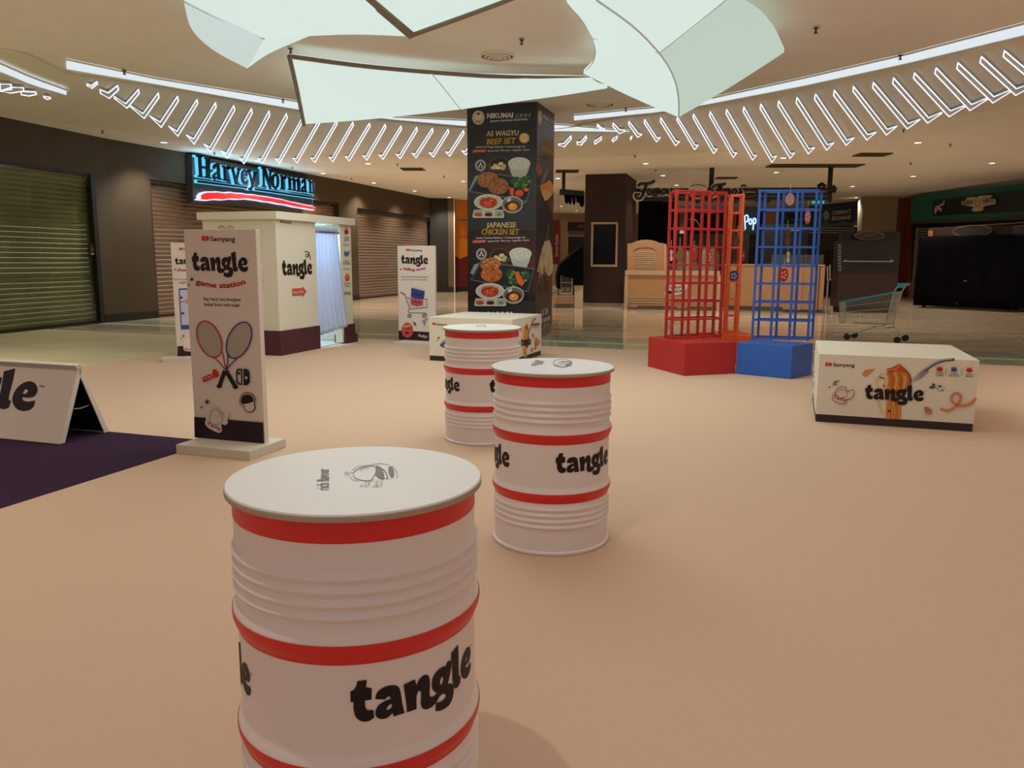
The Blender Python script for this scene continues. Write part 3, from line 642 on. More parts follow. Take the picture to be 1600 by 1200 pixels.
def drum(cx, cy, label, rot, logos):
    t = thing('drum_table', label, 'drum table', (cx, cy, 0), 'white drum tables')
    c = Vector((cx, cy, 0))
    MB().lathe(prof, 72, c).build('drum', M_DRUM, t, smooth=35)
    def band(z0, z1):
        pr = [(r + .0012, z) for r, z in prof if z0 < z < z1]
        f = lambda z: next(a[0] + (b[0] - a[0]) * (z - a[1]) / max(1e-9, b[1] - a[1]) for a, b in zip(prof, prof[1:]) if a[1] <= z <= b[1] + 1e-9) + .0012
        return MB().lathe([(f(z0), z0)] + pr + [(f(z1), z1)], 72, c, False, False)
    for z0, z1 in ((.262, .312), (.556, .606), (.835, .884)): band(z0, z1).build('red_band', M_REDV, t, smooth=35)
    MB().lathe([(.304, HB_ - .018), (.312, HB_ - .016), (.312, HB_ - .003), (.309, HB_)], 72, c).build('lid', M_LID, t, smooth=30)
    MB().lathe([(.3124, HB_ - .0175), (.3128, HB_ - .016), (.3128, HB_ - .007), (.3122, HB_ - .005)], 72, c, False, False).build('lid_edging', M_RIMD, t, smooth=30)
    for th in logos:
        d = Decal((0, 0, 0), (1, 0, 0), (0, 0, 1), .0016); s0 = math.radians(th) * RB; d.tangle2((s0, .418), (s0 + .36, .418)); o = d.build('lettering', t, cyl=RB)
    return t
def cyl_theta(px, py, c, r=RB):
    d = ray(px, py); d2 = Vector((d.x, d.y)); o = Vector((-c.x, -c.y)); A = d2.dot(d2); B = 2 * o.dot(d2); C = o.dot(o) - r * r
    dis = max(0, B * B - 4 * A * C); t = (-B - math.sqrt(dis)) / (2 * A); p = o + d2 * t; return math.degrees(math.atan2(p.x, -p.y)), HC + d.z * t
d1 = (G(556.5, 696, HB_) + G(556.5, 807.5, HB_)) / 2; d2_ = (G(863.5, 557, HB_) + G(863.5, 583.5, HB_)) / 2; d3 = (G(753, 501.8, HB_) + G(753, 514, HB_)) / 2
d2_ = G(863.5, 571, HB_); d3 = G(753, 510.6, HB_)
th1 = cyl_theta(548, 1100, d1)[0]; th1b = cyl_theta(392, 1080, d1)[0] - math.degrees(.36 / RB)
th2 = cyl_theta(868, 735, d2_)[0]; th2b = cyl_theta(796, 720, d2_)[0] - math.degrees(.36 / RB)
th3 = cyl_theta(718, 598, d3)[0] - math.degrees(.36 / RB)
T1 = drum(d1.x, d1.y, 'white and red drum table nearest the camera, rich flavour printed on lid', 0, (th1, th1b, th1 + 118))
T2 = drum(d2_.x, d2_.y, 'white and red drum table standing between the nearest and farthest drum tables', 0, (th2, th2b, th2 + 118))
T3 = drum(d3.x, d3.y, 'white and red drum table farthest away, before the white display plinth', 0, (th3, th3 + 118, th3 - 118))
GREY = (96, 90, 88)
def lid_decal(c): return Decal(Vector((c.x, c.y, HB_)), (1, 0, 0), (0, 1, 0), .0008)
D = lid_decal(d1)   # crop 500,690 scale .1125
q = lambda pts, ox=500, oy=690, s=.1125: [(ox + x * s, oy + y * s) for x, y in pts]
D.text('rich flavour', (514, 765.5), (514, 732.5), GREY, bold=.012, h=None)
D.poly(q([(775,345),(830,375),(880,430),(900,520),(850,525),(790,490),(765,460),(775,400)]), GREY, sm=True)
D.ell(500 + 990 * .1125, 690 + 425 * .1125, 4.2, 9.2, GREY, rot=-14)
for pts, w in (([(460,440),(520,390),(620,355),(740,340),(770,360),(775,420),(750,480),(700,540),(620,545),(530,530),(480,500),(460,460)], .9), ([(435,410),(520,355),(640,335),(720,330)], .55), ([(410,480),(450,530),(540,555)], .55), ([(780,340),(850,375),(910,430),(940,500),(920,520)], 1.3), ([(730,320),(850,310),(960,330)], .6), ([(1000,345),(1050,400),(1075,470),(1065,510)], .6), ([(340,455),(360,430),(385,440),(380,465),(345,465)], .6), ([(390,450),(460,440)], .7), ([(920,525),(1000,520)], .4), ([(550,420),(600,385),(675,375)], .55), ([(560,640),(570,620),(650,625),(690,600),(670,580),(690,560),(760,540)], .7), ([(625,605),(630,575),(680,562)], .6), ([(725,630),(790,625),(800,600),(775,580),(820,555)], .8), ([(770,635),(850,620),(865,595),(840,575),(885,545)], .6)):
    D.stroke(q(pts), w, GREY)
D.build('lid_print', T1)
D = lid_decal(d2_)
D.text('quick & easy', (836, 572), (843, 563), GREY, bold=.01)
D.text('recipe', (846.5, 570), (850, 564.5), GREY, bold=.01)
D.ell(879, 567.5, 15, 6.5, GREY, hole=.93)
for x in (871, 875, 879, 883): D.stroke([(x, 572), (x + 1.5, 569), (x + 4, 566), (x + 8, 564.5)], .8, GREY)
D.poly([(883,571),(893,565),(894,567),(886,573)], GREY); D.stroke([(866, 570), (878, 574), (893, 571)], .8, GREY)
D.build('lid_print', T2)
D = lid_decal(d3)
D.text('gourmet flavour', (737, 508.6), (768, 506.4), (130, 140, 145)); D.ell(752, 509.6, 8, 1.9, (130, 140, 145), hole=.85); D.stroke([(746, 510), (752, 508), (759, 510)], .5, (130, 140, 145))
D.build('lid_print', T3)

# ================================================================== STANDING SIGNS
M_BOARD = mat('white_sign_board', (214, 200, 186), .55, ns=2, na=.015)
M_BOARDW = mat('cream_board', (220, 212, 192), .55, ns=2, na=.015)
M_BASE = mat('sign_base_board', (200, 192, 172), .6, ns=3, na=.02)
def standing_sign(name, label, pl, pr, top, base_px, hb, thick, name2='base'):
    """pl, pr: pixels where the front face meets the base top; top: pixel of the top left corner"""
    a = G(*pl, hb); b = G(*pr, hb); u = (b - a).normalized(); n = Vector((u.y, -u.x, 0)); n = n if n.dot(-flat(a)) > 0 else -n
    w = (b - a).length; zt = HT(*top, a)
    t = thing(name, label, 'sign', flat(a + u * w / 2))
    us = [(G(*p) - a).dot(u) for p in base_px]; ns = [(G(*p) - a).dot(n) for p in base_px]
    oprism(name2, M_BASE, t, flat(a), u, n, min(us), max(us), min(ns), max(ns), 0, hb, bevel=.003)
    oprism('panel', M_BOARD, t, flat(a), u, n, 0, w, -thick, 0, hb, zt, bevel=.003)
    return t, Decal(a, u, Z), a, u, n, w, zt
S1, D, sa, su, sn, sw, sz = standing_sign('standing_sign', 'tall game station sign with two crossed rackets printed on it', (305.5, 683), (414, 692.8), (285.8, 358.7), [(275.5, 708.5), (387, 719), (447, 698.5)], .068, .05)
D.maker((315.5, 376.3), (367.5, 377.3), 7.8); D.tangle((300.9, 423.5), (387.8, 425)); 
D.text('game station', (305.5, 443), (384, 443.5), RED, bold=.04, h=8.6, sag=.07)
D.star(300, 436.5, 4, (40, 40, 72)); D.ell(295.5, 445, 1.3, 1.3, (40, 30, 40))
D.text('Play Hard, Stay Energized', (318.7, 469.3), (376, 470.5), BLACK, bold=.01); D.text('Refuel Smart with tangle.', (319.6, 477.8), (376, 479), BLACK, bold=.01)
D.cut('lettering', S1); RR = (176, 44, 34); BB = (38, 44, 108)
def racket(cx, cy, rx, ry, rot, col, throat, hand):
    c, s_ = math.cos(math.radians(rot)), math.sin(math.radians(rot))
    P = lambda a, b: (cx + a * c - b * s_, cy + a * s_ + b * c)
    for i in range(-5, 6):
        x = i * rx / 6; yy = ry * math.sqrt(max(0, 1 - (x / rx) ** 2)); D.stroke([P(x, -yy), P(x, yy)], .45, (108, 92, 84))
    for i in range(-8, 9):
        y = i * ry / 9; xx = rx * math.sqrt(max(0, 1 - (y / ry) ** 2)); D.stroke([P(-xx, y), P(xx, y)], .45, (108, 92, 84))
    D.stroke([P(rx * math.cos(t), ry * math.sin(t)) for t in [2 * math.pi * i / 28 for i in range(28)]], 1.9, col, closed=True, sm=False)
    for p in throat: D.stroke(p, 1.7, col)
    D.stroke(hand, 6.2, (26, 24, 26), sm=False); D.ell(hand[1][0], hand[1][1], 4.2, 3.4, (26, 24, 26))
racket(327.8, 530, 17.5, 30, -23, RR, [[(333, 556), (345, 568), (352, 577)], [(348, 550), (351, 564), (353.5, 577)]], [(352, 579), (343.5, 603)])
racket(374.6, 531.5, 17.5, 30, 23, BB, [[(357, 552), (357, 566), (354, 578)], [(371, 560), (361, 570), (354, 578)]], [(354, 579), (369, 604)])
D.poly([(316.5,590),(325,586),(327,584),(331,585),(333,583),(334,577),(338,577),(342,581),(343.5,586),(341,589),(335,590),(319,597)], RED); D.text('Perfect', (318.5, 594.5), (335.5, 587.5), (225, 190, 180), bold=.02)
D.poly([(372,576),(380,576),(380,601.5),(375,601),(370.5,597),(370,580)], (44, 22, 26), [[(374,578.5),(378,578.5),(378,599),(375.5,598.5),(372.5,595),(372.5,580)]]); D.ell(375, 583, 2.2, 2.2, (30, 16, 18))
D.poly([(382,576),(387,576.5),(391,580),(391.5,597),(388,601.5),(382,602)], (26, 20, 24)); D.ell(386.2, 590, 2, 2.2, (205, 190, 180))
D.poly([(375.5,627),(378,618),(384,613.5),(391,613.5),(398,618),(400.5,626),(399,630),(400.5,637),(397,642.5),(390,644),(384,641),(381.5,634),(377,632)], (60, 22, 26), sm=True)
D.poly([(376.8,626.5),(379,619),(384.5,615),(391,615),(397,619),(399,626),(397.6,630),(399,636.5),(396,641.3),(390,642.6),(385,640),(382.8,633),(378,631)], (206, 190, 176), sm=True)
D.poly([(377.5,628),(379.5,619.5),(386,616),(393,617),(397.5,622),(398,627),(390,629.5),(381,631)], (24, 14, 16), sm=True)
D.star(325, 627.5, 5, (120, 30, 34)); D.star(316.5, 636, 3, (50, 24, 30), n=4, ri=.3)
D.poly([(305, 650.8), (412.4, 660), (414, 692.6), (305.7, 683)], (36, 14, 20))
D.poly([(324,652),(327,642),(334,636),(341,636),(343,639),(347,643),(351,649),(354,643),(358,642.5),(360.5,645),(357,655),(358,660),(354,664),(349,662),(347,664),(348.5,672),(345,676),(338,674),(326,667),(322,661),(323,656)], (206, 190, 178), sm=True)
D.stroke([(329,652),(332,643),(338,639),(341,640),(345,645),(349,652),(349,657),(344,662),(338,663),(331,660)], .8, (60, 24, 28), closed=True)
D.text('Tasty', (323.5, 662.5), (347, 672.5), RED, bold=.035, h=5.5)
D.build('sticker_print', S1)
# selling zone sign
S2, D, sa, su, sn, sw, sz = standing_sign('standing_sign', 'narrow selling zone sign with a shopping cart printed on it', (623.3, 530.5), (681, 533.5), (619.8, 384), [(614.8, 540), (692, 543.5), (698, 532)], .065, .045)
D.maker((634.5, 392.3), (659.5, 392.7), 3.6); D.tangle((627, 412), (668.7, 413)); D.text('selling zone', (630, 420.8), (665, 420.3), RED, bold=.04, h=4.6, sag=.07); D.star(626.6, 421, 1.8, (40, 40, 72))
D.text('Speed up & enjoy the amazing prices', (626.5, 433.5), (668.7, 433.7), BLACK); D.text('when you buy our products together', (628, 437.7), (667.5, 438), BLACK)
cb = (62, 66, 120); D.cut('lettering', S2)
D.stroke([(625.5, 456.5), (633, 460.5)], 2.6, (205, 84, 50)); D.stroke([(633, 460), (636, 471), (640, 481), (638, 486), (640, 488.5), (665, 489.5), (668, 493)], 1.1, cb)
D.poly([(643, 449), (664, 455), (662.5, 467), (655, 468), (642, 464)], (52, 58, 120)); D.poly([(645, 448.5), (650, 447.5), (663.5, 452), (664, 455), (643, 449.5)], (190, 190, 205)); D.stroke([(647, 458), (654, 461), (660, 459)], 1.4, (24, 20, 30))
D.poly([(641.5, 466.5), (661.5, 469), (661, 477), (652, 479), (642.5, 476)], (190, 70, 66)); D.stroke([(644, 471), (658, 473)], 1.2, (40, 16, 24))
D.stroke([(635.5, 465.5), (668, 467.5), (668, 480), (641, 483.5)], 1., cb, sm=False)
for i in range(6): D.stroke([(639 + i * 5.3, 466.5), (642 + i * 4.8, 482)], .5, cb)
for x in (640, 663): D.ell(x, 493.5, 3.1, 3.1, (44, 40, 44)); D.ell(x, 493.5, 1.7, 1.7, (190, 180, 170))
D.stroke([(644.5, 503.5), (648, 504), (649.5, 507), (647, 507.5), (648, 505.5), (651, 509)], .9, BLACK)
D.poly([(659.5, 501), (664, 499), (667, 497), (669, 499), (665.5, 502), (665, 508), (662.5, 509.5), (661.5, 505)], (150, 140, 130))
D.poly([(623.2, 516.3), (680, 519.3), (681, 533.3), (623.4, 530.3)], (46, 18, 26))
D.ell(636.6, 515.8, 9.2, 11.8, (190, 60, 48)); D.ell(636.6, 515.8, 8.4, 10.9, (205, 84, 70), hole=.88); D.text('Simple', (630, 511.5), (642, 510), (235, 205, 190), bold=.03); D.poly([(631.5,514),(641.5,513.5),(639,520),(636.5,523),(633.5,520)], (120, 24, 24)); D.text('Pasta', (631.5, 518), (641, 517.5), (225, 180, 160), bold=.02)
D.text('fluffy!', (653.5, 525.5), (667.5, 528.3), (205, 200, 210), bold=.04, h=4)
D.build('sticker_print', S2)
# photo zone sign behind the game station sign
S3, D, sa, su, sn, sw, sz = standing_sign('standing_sign', 'photo zone sign half hidden behind the game station sign', (277, 556.8), (321, 555.2), (265.7, 379), [(254.5, 566), (330, 563.5), (323, 560.5)], .06, .06)
D.maker((280, 391), (302, 390.5), 4); D.tangle((274, 413.5), (313.5, 412)); D.text('photo zone', (277, 423), (309, 422), RED, bold=.04, h=5, sag=.06); D.star(273.8, 420.8, 2, (40, 40, 72)); D.ell(271.5, 425.5, .8, .8, (120, 30, 40))
D.text('Strike a pose and share', (271, 438), (312, 437.4), BLACK); D.text('tangle today', (279, 442.8), (305, 442.3), BLACK)
cb = (58, 74, 140); D.cut('lettering', S3)
D.poly([(280, 451), (316, 450), (319, 513), (283.5, 515)], (186, 186, 202)); D.stroke([(280, 452), (316, 450.5)], 2.4, cb); D.stroke([(316, 450), (319, 513)], 1.6, cb); D.poly([(283.2, 508), (319, 506.5), (319, 513), (283.5, 515)], cb); D.stroke([(280, 451), (283.5, 515)], 1.6, cb)
D.stroke([(281, 471.5), (317, 470)], 1.2, cb); D.ell(283.5, 465, 1.8, 2, (30, 30, 60)); D.ell(285.5, 489.5, 2.6, 2, (50, 60, 110)); D.ell(292, 471, 3, 4, (215, 130, 120))
D.star(286.5, 525, 2.8, (180, 70, 50)); D.star(283, 529.5, 1.5, (120, 40, 30), n=4)
D.poly([(277.3, 541), (321, 538.5), (321.6, 555), (277.2, 556.6)], (50, 20, 28)); D.poly([(286.5, 543), (288, 533), (292, 528), (297, 528.5), (301, 535), (303, 548), (296, 549), (288, 548)], (222, 208, 196), sm=True); D.text('Arrr!', (287.5, 547.5), (302, 548), RED, bold=.03)
D.build('sticker_print', S3)

# ================================================================== PHOTO BOOTH
M_PLINTH = mat('maroon_plinth', (74, 28, 38), .5, ns=4, na=.04)
pc = G(439.4, 556.2); pe = G(557, 533.5); ru = (pe - pc).normalized(); lu = Vector((-ru.y, ru.x, 0)); lu = lu if lu.x < 0 else -lu
rn = -lu; rn = rn if rn.dot(-pc) > 0 else -rn
BW = (pe - pc).length - .06; hb = HT(429, 342, pc); hc = HT(430, 330, pc)
# depth of booth along lu from the visible top-left corner
qd = onplane(315.6, 343, Vector((pc.x, pc.y, hb)), Z) - pc; BD = min(3.0, max(1.3, flat(qd).dot(lu)))
PB = thing('photo_booth', 'cream photo booth with maroon plinth and a doorway on its right side', 'photo booth', flat(pc + ru * BW / 2 + lu * BD / 2))
s_op0 = (onplane(499.4, 500, pc, lu) - pc).dot(ru); s_op1 = (onplane(536.5, 500, pc, lu) - pc).dot(ru)
hp = HT(438, 517.5, pc); th = .07
# boards: along the side with doorway (right face), far post, front left face, back
def bx(u0, u1, d0, d1, z0, z1, name, m, bev=.004): return MB().obox(pc, ru, lu, u0, u1, d0, d1, z0, z1).build(name, m, PB, bevel=bev)
bx(.02, s_op0, .02, th, 0.02, hb, 'side_panel', M_BOARDW); bx(s_op1, BW, .02, .16, .02, hb, 'door_post', M_BOARDW)
bx(.02, th, th, BD, .02, hb, 'end_panel', M_BOARDW); bx(BW - th, BW - .001, .16, BD, .02, hb, 'end_panel', M_BOARDW); bx(th, BW - th, BD - th, BD - .001, .02, hb, 'back_panel', M_BOARDW)
bx(0, s_op0 + .01, 0, th + .02, 0, hp, 'plinth_board', M_PLINTH); bx(0, th + .01, th + .02, BD, 0, hp, 'plinth_board', M_PLINTH); bx(s_op1 + .05, BW + .02, -.005, .16, 0, hp - .05, 'plinth_board', M_PLINTH); bx(s_op1 + .03, BW + .06, -.03, .2, 0, .15, 'plinth_foot', M_PLINTH)
ov = .045
for nm, q in (('cornice_board', (-ov, BW + ov, -ov, 0.0)), ('cornice_board', (-ov, 0, 0, BD + ov)), ('cornice_board', (BW, BW + ov, 0, BD + ov)), ('cornice_board', (0, BW, BD, BD + ov))):
    bx(q[0], q[1], q[2], q[3], hb - .004, hc, nm, M_BOARDW)
bx(0, BW, 0, BD, hb, hb + .03, 'roof_panel', M_BOARDW); bx(s_op0 - .05, s_op1 + .05, .03, .06, hb - .16, hb - .13, 'curtain_rail', mat('chrome_rail', (190, 190, 190), .3, .9))
bl = bpy.data.lights.new('booth_lamp', 'AREA'); bl.energy = 34; bl.color = (.55, .80, 1.0); bl.size = .5; bo = bpy.data.objects.new('booth_lamp', bl); COL.objects.link(bo); bo.location = pc + ru * (s_op0 + s_op1) / 2 + lu * .55 + Z * (hb - .05)
t = thing('booth_ceiling_lamp', 'bright blue white lamp panel under the photo booth roof', 'light', bo.location + Z * .02)
MB().obox(flat(Vector(t.location)), ru, lu, -.3, .3, -.3, .3, hb - .02, hb - .002).build('lamp_panel', mat('cool_lamp', (150, 215, 255), emit=1.6), t)
bx(th, BW - th, th, BD - th, .0, .012, 'floor_board', mat('booth_floor', (190, 190, 190), .6), 0)
# curtain
M_CURT = mat('white_curtain_cloth', (214, 218, 232), .7, ns=30, na=.02, bump=.1)
b = M_CURT.node_tree.nodes['Principled BSDF']; b.inputs['Transmission Weight'].default_value = 0.0; b.inputs['Subsurface Weight'].default_value = 0.0
tl = M_CURT.node_tree.nodes.new('ShaderNodeBsdfTranslucent'); tl.inputs[0].default_value = (.62, .70, .85, 1); ms = M_CURT.node_tree.nodes.new('ShaderNodeMixShader'); ms.inputs[0].default_value = .4
M_CURT.node_tree.links.new(b.outputs[0], ms.inputs[1]); M_CURT.node_tree.links.new(tl.outputs[0], ms.inputs[2]); M_CURT.node_tree.links.new(ms.outputs[0], M_CURT.node_tree.nodes['Material Output'].inputs[0])
ca, cb_ = s_op0 + .015, s_op1 - .03; zt, zb = hb - .10, .30
CT = thing('curtain', 'pleated white curtain hanging in the photo booth doorway', 'curtain', pc + ru * (ca + cb_) / 2 + lu * .05)
rows = []
for j in range(27):
    t = j / 26; z = zt + (zb - zt) * t; r = []
    for i in range(73):
        x = i / 72; fl = math.sin(x * 2 * math.pi * 6.5 + .6 * math.sin(t * 3)) * (.018 + .022 * t) + .008 * math.sin(x * 47 + t * 2)
        w0 = ca + .02 * t; w1 = cb_ + .10 * t ** 1.5
        r.append(pc + ru * (w0 + (w1 - w0) * x) + lu * (.05 + fl - .09 * t ** 2 * x) + Z * (z - (.10 * (1 - x) * t ** 4)))
    rows.append(r)
MB().grid(rows, lu * .004).build('cloth', M_CURT, CT, smooth=180)
rows = []
for j in range(5):
    r = []
    for i in range(73):
        x = i / 72; r.append(pc + ru * (ca + (cb_ - ca) * x) + lu * (.042 + .022 * math.sin(x * 2 * math.pi * 16)) + Z * (zt + .0 + .05 * (j / 4 - .5)))
    rows.append(r)
MB().grid(rows, lu * .004).build('gathered_heading', M_CURT, CT, smooth=180)
D = Decal(pc + lu * .02, ru, Z, .003)
D.maker((437.8, 347.8), (454.6, 349.6), 3.6); D.cut('maker_mark', PB); D.tangle((441, 431), (487.6, 428.8), tm=True)
D.stroke([(475.5, 393.5), (480, 393), (483, 397), (480, 401.5), (477.5, 400), (480, 397), (484, 401), (484.5, 406)], 1.3, (44, 22, 28))
D.cut('lettering', PB); D.poly([(456, 451), (472.5, 450), (472.5, 446.8), (478.6, 455.5), (473, 464.5), (472.5, 461.5), (456.3, 462.8)], (196, 80, 68)); D.text('Step Inside', (457.5, 459), (474, 457.5), (240, 215, 200), bold=.02)
D.cut('arrow_print', PB); D.ell(540.8, 362.5, 3.4, 4, (190, 30, 36)); D.stroke([(539, 355), (541, 357.5), (544.5, 354)], .7, (60, 30, 30)); D.text('Protein', (537.5, 372.5), (544.5, 372.8), BLACK); D.text('packed', (537.5, 376), (544.2, 376.3), BLACK); D.stroke([(536, 383.3), (538, 382.3), (540, 383.5), (542, 382.5), (545, 383.5)], .8, (90, 80, 80))
D.ell(541, 397, 4, 4, (90, 108, 150)); D.stroke([(537, 392), (543, 397), (546, 391)], 1, (60, 76, 130)); D.text('Quick &', (537.8, 409.4), (545, 409.8), BLACK); D.text('Easy Recipe', (535.8, 413), (546.8, 413.4), BLACK); D.stroke([(536.4, 420.6), (538.5, 419.6), (540.5, 420.8), (543, 419.8), (545.6, 421)], .8, (90, 80, 80))
D.poly([(542, 426.5), (545, 430), (546, 435), (543, 438.5), (539.5, 437.5), (538.5, 433)], (216, 110, 60), sm=True); D.poly([(539.5, 436), (545.5, 435.5), (544, 439), (540, 439)], (150, 50, 36)); D.text('Gourmet', (538, 444), (546.8, 444.2), BLACK); D.text('flavour', (539, 448), (546, 448.2), BLACK)
D.poly([(537, 456), (548, 455.8), (548, 460), (537.2, 460.5)], (150, 148, 120))
D.build('print', PB)
D = Decal(pc + ru * .02, lu * -1, Z, .003)
for x0 in (341, 355): D.stroke([(x0, 358), (x0 + 1, 355), (x0 + 5, 353), (x0 + 9, 355), (x0 + 10, 360), (x0 + 8, 370)], .9, (60, 44, 44)); D.stroke([(x0 + 3, 359), (x0 + 5, 356), (x0 + 7, 359)], .7, (60, 44, 44))
D.ell(411, 439, .7, .7, (120, 40, 40)); D.build('print', PB)

# ================================================================== DISPLAY PLINTHS
def plinth(label, a, b, backpt, top_px, depth=None, band=.07):
    """front face from ground point a to b"""
    u = (b - a).normalized(); n = Vector((-u.y, u.x, 0)); n = n if n.dot(flat(a)) > 0 else -n; w = (b - a).length; h = HT(*top_px, a)
    t = thing('display_plinth', label, 'plinth', flat(a + u * w / 2 + n * depth / 2))
    oprism('body', M_BOARDW, t, a, u, n, 0, w, 0, depth, band, h, .003); oprism('base_band', mat('dark_band', (44, 22, 30), .5), t, a, u, n, .004, w - .004, .004, depth - .004, 0, band, .002)
    return t, u, n, w, h
def noodles(D, f, k=1.0):
    """pasta twirl; f maps art coords (crop units) to pixels"""
    rnd = random.Random(3); OR = [(206, 132, 52), (222, 160, 76), (190, 104, 40), (232, 182, 104), (172, 84, 36)]
    D.poly(f([(722,352),(760,345),(830,310),(870,345),(915,390),(935,450),(920,505),(870,520),(845,560),(840,775),(712,770),(725,600),(735,520),(725,430)]), (196, 118, 46))
    for i in range(14):
        x = 730 + i * 8; D.stroke(f([(x + rnd.uniform(-4, 4), 500), (x - 4 + rnd.uniform(-8, 8), 600), (x - 10 + rnd.uniform(-6, 6), 690), (x - 14 + i, 772)]), 1.1 * k, OR[i % 5])
    for i in range(13):
        a = i * 15; D.stroke(f([(735 + a * .95, 380 + abs(i - 4) * 6), (750 + a * .95, 430), (745 + a * .9, 520)]), 1.5 * k, OR[(i * 2) % 5])
    D.poly(f([(725,355),(790,335),(830,308),(840,330),(890,365),(860,385),(800,362),(740,395)]), (188, 74, 36)); D.stroke(f([(725, 365), (800, 350), (835, 312)]), 1.6 * k, (220, 130, 70)); D.stroke(f([(860, 350), (900, 390), (925, 450), (915, 500)]), 2 * k, (150, 64, 34))
    D.stroke(f([(640, 440), (680, 400), (720, 400), (730, 470), (700, 520), (650, 500)]), 1.8 * k, (226, 180, 92), closed=True); D.stroke(f([(655, 450), (690, 425), (712, 450), (690, 490)]), 1.3 * k, (214, 160, 74)); D.stroke(f([(660, 420), (705, 435)]), 1.6 * k, (90, 40, 26)); D.ell(*f([(700, 495)])[0], 1.5 * k, 2 * k, (190, 60, 34))
    for i in range(3): D.stroke(f([(650 + i * 8, 520), (640 + i * 10, 600), (660 + i * 9, 680), (685 + i * 5, 735)]), .7 * k, (222, 180, 110))
    D.poly(f([(730,695),(755,700),(752,715),(730,708)]), (80, 44, 30))
def art(D, f, par, k=1.0, name=True):
    """whole side print; f maps the traced art units to pixels, k scales line widths"""
    if name:
        a, b = f([(212, 330), (455, 338)]); D.maker(a, b, 5.6 * k)
    D.poly(f([(515,400),(545,362),(630,352),(592,392),(545,424)]), (196, 128, 74)); D.stroke(f([(530, 405), (580, 380), (620, 356)]), .7 * k, (226, 180, 130)); D.cut('garlic_print', par)
    noodles(D, f, k); D.cut('pasta_print', par)
    D.poly(f([(940,440),(985,395),(1040,350),(1075,372),(1010,430),(950,455)]), (132, 126, 150)); D.stroke(f([(1035, 368), (1110, 318), (1190, 284), (1285, 274)]), 4.0 * k, (66, 66, 84)); D.stroke(f([(1035, 362), (1110, 312), (1190, 279), (1270, 272)]), 1.2 * k, (190, 186, 200))
    for i in range(3): D.stroke(f([(945 + i * 4, 438 + i * 6), (985 + i * 10, 396 + i * 8)]), .6 * k, (200, 196, 214))
    D.cut('fork_print', par); a, b = f([(540, 606), (1026, 624)]); D.tangle(a, b); D.cut('lettering', par)
    for x, c, y, t1, t2 in ((1163, (176, 36, 36), 358, 'Protein', 'packed'), (1282, (70, 84, 140), 360, 'Quick &', 'Easy Recipe'), (1410, (188, 40, 40), 366, 'Gourmet', 'flavour')):
        p = f([(x, y)])[0]; D.ell(p[0], p[1], 5 * k, 3.4 * k, c); D.stroke(f([(x - 25, y - 25), (x, y - 18), (x + 26, y - 28)]), .7 * k, c)
        a, b = f([(x - 30, y + 36), (x + 30, y + 38)]); D.text(t1, a, b, BLACK, bold=.02); w = 30 if t2 != 'Easy Recipe' else 44; a, b = f([(x - w, y + 54), (x + w, y + 56)]); D.text(t2, a, b, BLACK, bold=.02)
    for x in (1213, 1345): D.stroke(f([(x, 350), (x + 5, 365), (x - 4, 380), (x + 4, 395), (x, 410)]), .6 * k, (70, 60, 70))
    D.cut('icon_print', par)
    for p in ([(1070,508),(1100,490),(1130,505),(1100,518)], [(1095,475),(1120,478),(1130,495),(1105,490)], [(1145,490),(1175,490),(1180,505),(1155,505)]): D.poly(f(p), (56, 76, 44), sm=True)
    D.stroke(f([(1110, 505), (1140, 510), (1160, 530), (1172, 548)]), .7 * k, (70, 76, 50)); D.ell(*f([(1185, 532)])[0], 1.4 * k, 1.4 * k, (130, 40, 44)); D.ell(*f([(1201, 512)])[0], .9 * k, .9 * k, (150, 70, 60))
    D.stroke(f([(1168,686),(1230,700),(1290,672),(1330,625),(1338,580),(1305,556),(1268,575),(1265,615),(1300,650),(1360,660),(1425,640),(1466,598)]), 4.2 * k, (214, 126, 90))
    D.poly(f([(1035,670),(1055,668),(1095,690),(1102,715),(1085,735),(1050,728),(1035,700)]), (184, 128, 80), sm=True); D.stroke(f([(1040, 672), (1055, 695), (1085, 705)]), .9 * k, (120, 60, 44))
    D.cut('ribbon_print', par)
    D.stroke(f([(275, 495), (285, 462), (305, 462), (302, 485), (285, 480), (305, 455), (332, 456)]), 1 * k, (50, 26, 30)); D.ell(*f([(246, 505)])[0], 1.2 * k, 1.2 * k, (90, 30, 34))
    D.poly(f([(270,600),(290,555),(325,510),(375,505),(395,545),(420,530),(445,530),(448,560),(425,600),(390,605),(385,640),(340,640),(280,615)]), (214, 196, 182), sm=True)
    D.stroke(f([(270,600),(290,555),(325,510),(375,505),(395,545),(420,530),(445,530),(448,560),(425,600),(390,605),(385,640),(340,640),(280,615)]), .7 * k, (80, 30, 34), closed=True); D.stroke(f([(300, 560), (335, 528), (375, 530), (392, 570), (360, 592), (315, 585)]), .7 * k, (80, 30, 34), closed=True)
    a, b = f([(272, 598), (384, 628)]); D.text('Tasty', a, b, RED, bold=.03)
pa = G(1273.4, 658.7); pb = G(1520, 675.2); hbx = HT(1279, 552.8, pa)
back = G(1484, 539, hbx); uu = (pb - pa).normalized(); nn = Vector((-uu.y, uu.x, 0)); dep = abs((flat(back) - pb).dot(nn))
P1, pu, pn_, pw_, ph = plinth('white display plinth with pasta twirl print, in front of the trolley', pa, pb, None, (1279, 552.8), dep)
D = Decal(pa, pu, Z, .002); f1 = lambda pts: [(1250 + x * .1875, 510 + y * .1875) for x, y in pts]; art(D, f1, P1, 1.0); D.build('print', P1)
D = Decal(pa + pn_ * dep, -pn_, Z, .002)
for i in range(4): D.stroke([(1269.5, 560 + i * 18), (1272, 563 + i * 18), (1270, 567 + i * 18), (1273, 572 + i * 18)], .6, (70, 50, 50))
D.build('print', P1)
